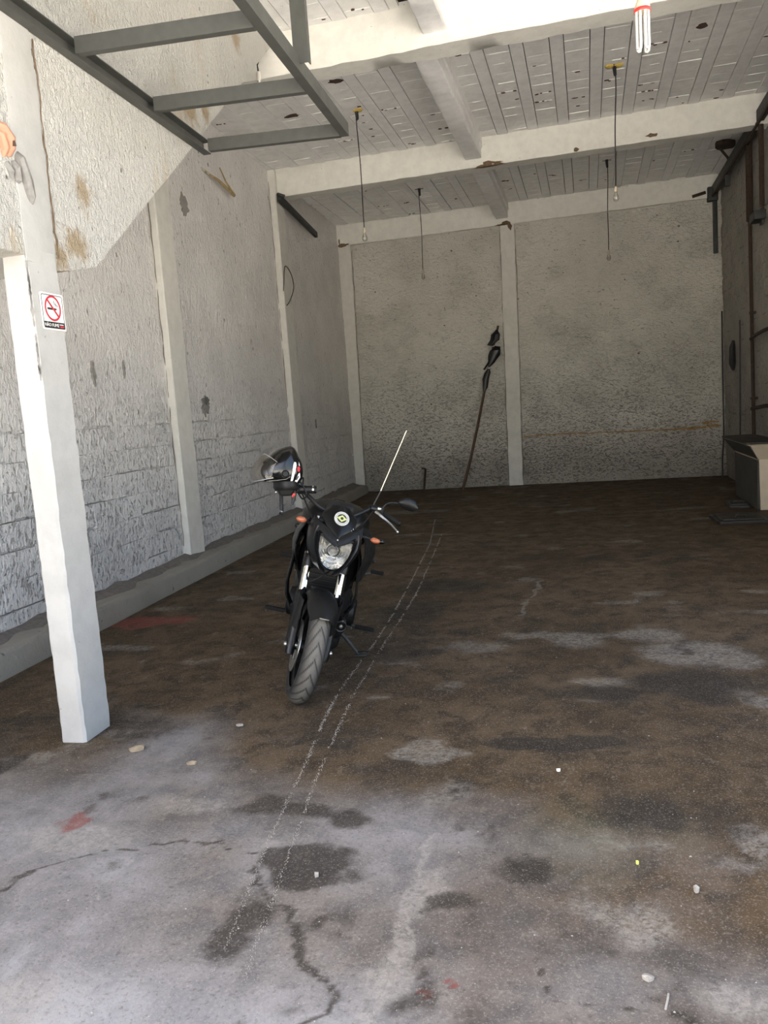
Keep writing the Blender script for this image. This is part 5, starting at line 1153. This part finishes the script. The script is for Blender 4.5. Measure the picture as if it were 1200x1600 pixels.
# --- frame, engine, exhaust, swingarm
for sx in (-1, 1):
    bp(MB().tube(smooth_path([(sx * .04, .36, .86), (sx * .12, .22, .74), (sx * .15, -.02, .60), (sx * .135, -.16, .42), (sx * .12, -.18, .30)], 4), [.022] * 17, 10), 'frame_tube', 'satin')
    bp(MB().tube(smooth_path([(sx * .035, .37, .78), (sx * .07, .36, .58), (sx * .09, .33, .38), (sx * .09, .18, .25)], 4), .018, 10), 'down_tube', 'satin')
    bp(MB().bar((sx * .10, -.16, .34), (sx * .105, -.69, .305), .03, .06), 'swingarm', 'satin', bevel=.006)
    bp(MB().tube([(sx * .06, -.12, .66), (sx * .10, -.5, .76)], .014, 8), 'subframe_tube', 'satin')
eng = bp(MB().loft([sring(.27, .08, .35, .07, 3.5), sring(.25, .13, .345, .12, 3.5), sring(.10, .175, .335, .15, 3.5), sring(-.12, .185, .345, .16, 3.5), sring(-.24, .15, .36, .13, 3.5), sring(-.27, .10, .36, .08, 3.5)]), 'engine', 'engine', smooth=40)
for k in range(7): bp(MB().box((0, .19 + .008 * k, .46 + .026 * k), (.20, .20, .012), Matrix.Rotation(-.28, 3, 'X')), 'cylinder_fin', 'engine', eng, bevel=.003)
bp(MB().box((0, .20, .55), (.165, .15, .22), Matrix.Rotation(-.28, 3, 'X')), 'cylinder', 'engine', eng, bevel=.02)
bp(MB().box((0, .25, .665), (.19, .19, .07), Matrix.Rotation(-.28, 3, 'X')), 'cylinder_head', 'engine', eng, bevel=.015)
for sx in (-1, 1):
    bp(MB().lathe([(.001, .040), (.07, .040), (.088, .028), (.092, 0), (.001, 0)], (sx * .175, -.03, .345), (sx, 0, 0), 28), 'crankcase_cover', 'engine', eng)
cv = bp(MB().lathe([(.001, .055), (.026, .055), (.036, .045), (.040, .02), (.042, 0)], (-.135, .235, .334), (-.25, 1, -.12), 28), 'oil_filter_cover', 'gloss', eng)
bp(MB().lathe([(.0300, .052), (.0325, .056), (.0345, .052), (.0325, .049)], (-.135, .235, .334), (-.25, 1, -.12), 32, closed=True), 'cover_ring', 'alu', cv)
bp(MB().lathe([(.001, .066), (.010, .064), (.013, .055)], (-.135, .235, .334), (-.25, 1, -.12), 16), 'cover_bolt', 'alu', cv)
bp(MB().loft([sring(.30, .05, .20, .03), sring(.27, .10, .185, .05), sring(.10, .15, .165, .05), sring(-.15, .16, .185, .06), sring(-.25, .06, .19, .03)]), 'belly_pan', 'plastic', smooth=50)
bp(MB().tube(smooth_path([(.03, .30, .64), (.045, .40, .55), (.05, .41, .40), (.055, .33, .22), (.08, .1, .17), (.12, -.15, .22), (.145, -.32, .30)], 5), .021, 12), 'exhaust_pipe', 'engine')
muf = bp(MB().tube([(.145, -.28, .29), (.165, -.34, .32), (.18, -.50, .40), (.185, -.74, .52), (.185, -.76, .53)], [.026, .05, .056, .052, .035], 16), 'muffler', 'satin')
bp(MB().tube([(.21, -.15, .335), (.215, -.19, .34)], [.012, .02], 8), 'orange_reflector', 'redlens', muf)
bp(MB().tube([(0, -.32, .62), (0, -.24, .42)], .035, 12), 'rear_shock', 'darksteel')
# --- footpegs, levers, side stand
for sx, z_ in ((1, .252), (-1, .238)):
    pg = bp(MB().tube([(sx * .14, -.10, z_ + .02), (sx * .225, -.10, z_)], [.012, .011], 8), 'footpeg', 'darksteel')
    bp(MB().box((sx * .29, -.10, z_), (.125, .034, .024)), 'peg_rubber', 'rubber', pg, bevel=.006)
    bp(MB().box((sx * .345, -.10, z_ - .016), (.01, .012, .018)), 'peg_feeler', 'darksteel', pg)
    rp = bp(MB().tube([(sx * .15, -.38, .50), (sx * .26, -.42, .525)], [.014, .011], 8), 'passenger_peg', 'darksteel')
    bp(MB().box((sx * .305, -.425, .540), (.09, .03, .024)), 'peg_rubber', 'rubber', rp, bevel=.006)
    bp(MB().tube([(sx * .13, -.18, .30), (sx * .14, -.28, .45), (sx * .15, -.40, .52)], [.018, .014, .014], 8), 'peg_hanger', 'satin')
bp(MB().tube([(-.15, -.06, .29), (-.17, .06, .275), (-.21, .08, .272)], [.007, .006, .009], 8), 'gear_lever', 'alu')
ks = bp(MB().tube([(-.13, -.05, .21), (-.19, -.04, .165), (-.285, -.02, .09)], [.014, .012, .011], 10), 'side_stand', 'darksteel')
bp(MB().box((-.30, -.015, .0905), (.075, .05, .010), Matrix.Rotation(.26, 3, 'Y')), 'stand_foot', 'darksteel', ks, bevel=.003)
bp(MB().tube([(-.275, -.025, .10), (-.315, .02, .128), (-.345, .055, .14)], [.006, .005, .005], 8), 'stand_tang', 'darksteel', ks)
bp(MB().sphere((-.23, .18, .70), .010, 8, 6), 'shroud_bolt', 'alu', None)
bp(MB().sphere((-.268, .05, .70), .010, 8, 6), 'knee_bolt', 'darksteel', None)

# ================================================================== HELMET
RB = Matrix.Rotation(YAW, 3, 'Z') @ Matrix.Rotation(-LEAN, 3, 'Y')
def B2W(v): return Vector((-1.7356631, 4.61699472, 0)) + RB @ S(Vector(v))
hc = B2W((.345, .30, 1.168))
f0 = (-Rr * .96 - Rf * .26 - Ru * .02).normalized(); hc = hc + f0 * .030 - Ru * .022
hm = thing('helmet', 'glossy black open visor motorcycle helmet hooked on the right grip of the motorcycle', 'helmet', hc)
# helmet axes: f = towards the face (picture's left), u = up, s = wearer's left (towards the viewer)
f0 = (-Rr * .96 - Rf * .26 - Ru * .02).normalized(); u0 = Ru.copy(); s0 = u0.cross(f0).normalized(); u0 = f0.cross(s0).normalized()
def HM(f, s_, u): return f0 * f + s0 * s_ + u0 * u
PA = [0, 25, 48, 76, 100, 117, 124, 147, 180, 205, 235, 258, 280, 303, 325, 345, 360]
PRr = [.115, .100, .094, .104, .124, .148, .148, .129, .131, .134, .134, .112, .092, .088, .108, .116, .115]
def hrad(a): return float(np.interp(math.degrees(a) % 360, PA, PRr))
def hs(a, p, k=1.0):
    """a: angle in the profile (0 = face, 90 = up); p: latitude towards the wearer's left"""
    c = math.cos(p) ** .82 if math.cos(p) > 1e-6 else 0.0
    return HM(hrad(a) * c * math.cos(a) * k, .121 * math.sin(p) * k, hrad(a) * c * math.sin(a) * k)
b = MB(); R_, C_ = 26, 72; vl = []; fl_ = []
for i in range(R_ + 1):
    p = -math.pi / 2 + math.pi * (.004 + .992 * i / R_)
    for j in range(C_): vl.append(hs(2 * math.pi * j / C_, p))
for i in range(R_):
    p = -math.pi / 2 + math.pi * (i + .5) / R_
    for j in range(C_):
        a = math.degrees(2 * math.pi * (j + .5) / C_)
        if (a < 26 or a > 326) and abs(p) < .80: continue        # face opening
        if 250 < a < 318 and abs(p) < .9: continue               # neck opening
        fl_.append((i * C_ + j, i * C_ + (j + 1) % C_, (i + 1) * C_ + (j + 1) % C_, (i + 1) * C_ + j))
b.add(vl, fl_ + [tuple(range(C_ - 1, -1, -1)), tuple(range(R_ * C_, R_ * C_ + C_))]); b.add([v * .93 for v in vl], [q_[::-1] for q_ in fl_])
b.build('helmet_shell', 'gloss', hm, smooth=40)
b = MB(); b.loft([[hs(2 * math.pi * j / 40, p, .91) for j in range(40)] for p in (-1.3, -.9, -.5, 0, .5, .9, 1.3)]); b.build('padding', 'rubber', hm, smooth=60)
# neck roll
b = MB(); b.loft([[HM(f_ + .055 * k_ * math.cos(2 * math.pi * j / 28), .085 * k_ * math.sin(2 * math.pi * j / 28), u_z) for j in range(28)] for f_, k_, u_z in ((-.035, 1.25, -.070), (-.035, 1.3, -.100), (-.035, 1.12, -.118), (-.035, .85, -.112))]); b.build('neck_roll', 'plastic', hm, smooth=60)
# visor: clear shield tipped out from the face
VP = [(.088, .088), (.112, .066), (.135, .038), (.152, .008), (.162, -.022), (.160, -.044), (.148, -.066)]
g = []
for f_, u_z in VP:
    row = []
    for j in range(21):
        p = -1.22 + 2.44 * j / 20; c = math.cos(p) ** .9
        row.append(HM(-.010 + (f_ + .010) * c, .128 * math.sin(p), -.032 + (u_z + .032) * (c * .72 + .28)))
    g.append(row)
vc = HM(.02, 0, -.02)
vz = MB().shell(g, lambda p, i, j: Vector(p) + (vc - Vector(p)).normalized() * .003).build('visor', 'visor', hm, smooth=70)
MB().tube(g[-1], .0020, 6).build('visor_edge', 'visorseal', vz)
MB().tube(g[0], .0014, 6).build('visor_top_edge', 'visorseal', vz)
for sx in (1, -1):
    c_ = HM(-.016, sx * .116, -.030); n_ = HM(.08, sx * 1, 0).normalized()
    pv_ = MB().lathe([(.001, .014), (.014, .013), (.0185, .008), (.020, -.004)], c_, n_, 20).build('visor_pivot', 'plastic', hm)
    MB().lathe([(.0188, .009), (.022, .006), (.022, -.004)], c_, n_, 20).build('pivot_ring', 'ink', pv_)
    MB().tube([HM(.075, sx * .098, -.066), HM(.03, sx * .112, -.064), HM(-.02, sx * .117, -.058), HM(-.042, sx * .117, -.045)], .0018, 6).build('edge_trim', 'alu', hm)
    def dec(poly, mat, nm, k=1.0):
        """decal outlined in profile coordinates (f, u), wrapped onto the side of the shell"""
        def onsh(f_, u_z, d):
            a = math.atan2(u_z, f_); rr = math.hypot(f_, u_z) / hrad(a); p = math.acos(min(1, max(0.02, rr)) ** (1 / .82))
            return hs(a, sx * p, k + d)
        bm = bmesh.new(); bm.faces.new([bm.verts.new((f_, u_z, 0)) for f_, u_z in poly])
        bmesh.ops.triangulate(bm, faces=bm.faces); bmesh.ops.subdivide_edges(bm, edges=bm.edges, cuts=4, use_grid_fill=True); bmesh.ops.triangulate(bm, faces=bm.faces)
        bm.verts.ensure_lookup_table(); P2 = [(v.co.x, v.co.y) for v in bm.verts]; T2 = [tuple(v.index for v in f.verts) for f in bm.faces]; bm.free()
        return MB().add([onsh(a_, c__, .013) for a_, c__ in P2], T2).add([onsh(a_, c__, -.01) for a_, c__ in P2], [q_[::-1] for q_ in T2]).build(nm, mat, hm, smooth=40)
    dec([(-.045, -.068), (-.058, -.066), (-.080, .020), (-.078, .034), (-.068, .036), (-.062, .024)], 'white', 'white_decal')
    dec([(-.068, -.074), (-.082, -.078), (-.104, -.046), (-.100, -.022), (-.092, -.026)], 'white', 'badge_decal')
    dec([(-.074, -.060), (-.082, -.062), (-.094, -.042), (-.088, -.038)], 'steel', 'badge_mark', 1.006)
    dec([(-.084, -.014), (-.098, -.018), (-.104, .002), (-.096, .014), (-.084, .008)], 'red', 'red_decal')
    dec([(-.094, .018), (-.102, .014), (-.096, .040)], 'white', 'badge_tip')
    dec([(-.101, .075), (-.112, .056), (-.118, .064), (-.106, .082)], 'white', 'rear_reflector')
# chin strap and inner liner showing under the shell
MB().tube(smooth_path([HM(-.11, .03, -.07), HM(-.135, .03, -.11), HM(-.145, .02, -.15), HM(-.125, .0, -.165), HM(-.10, -.02, -.12)]), .005, 6).build('chin_strap', 'plastic', hm)
b = MB(); b.loft([[HM(f_, s_, -.105) for f_, s_ in ((.018, .05), (-.085, .05), (-.085, -.05), (.018, -.05))], [HM(f_, s_, -.148) for f_, s_ in ((-.002, .036), (-.062, .036), (-.062, -.036), (-.002, -.036))]]); b.build('inner_liner', 'plastic', hm, smooth=0, bevel=.010)
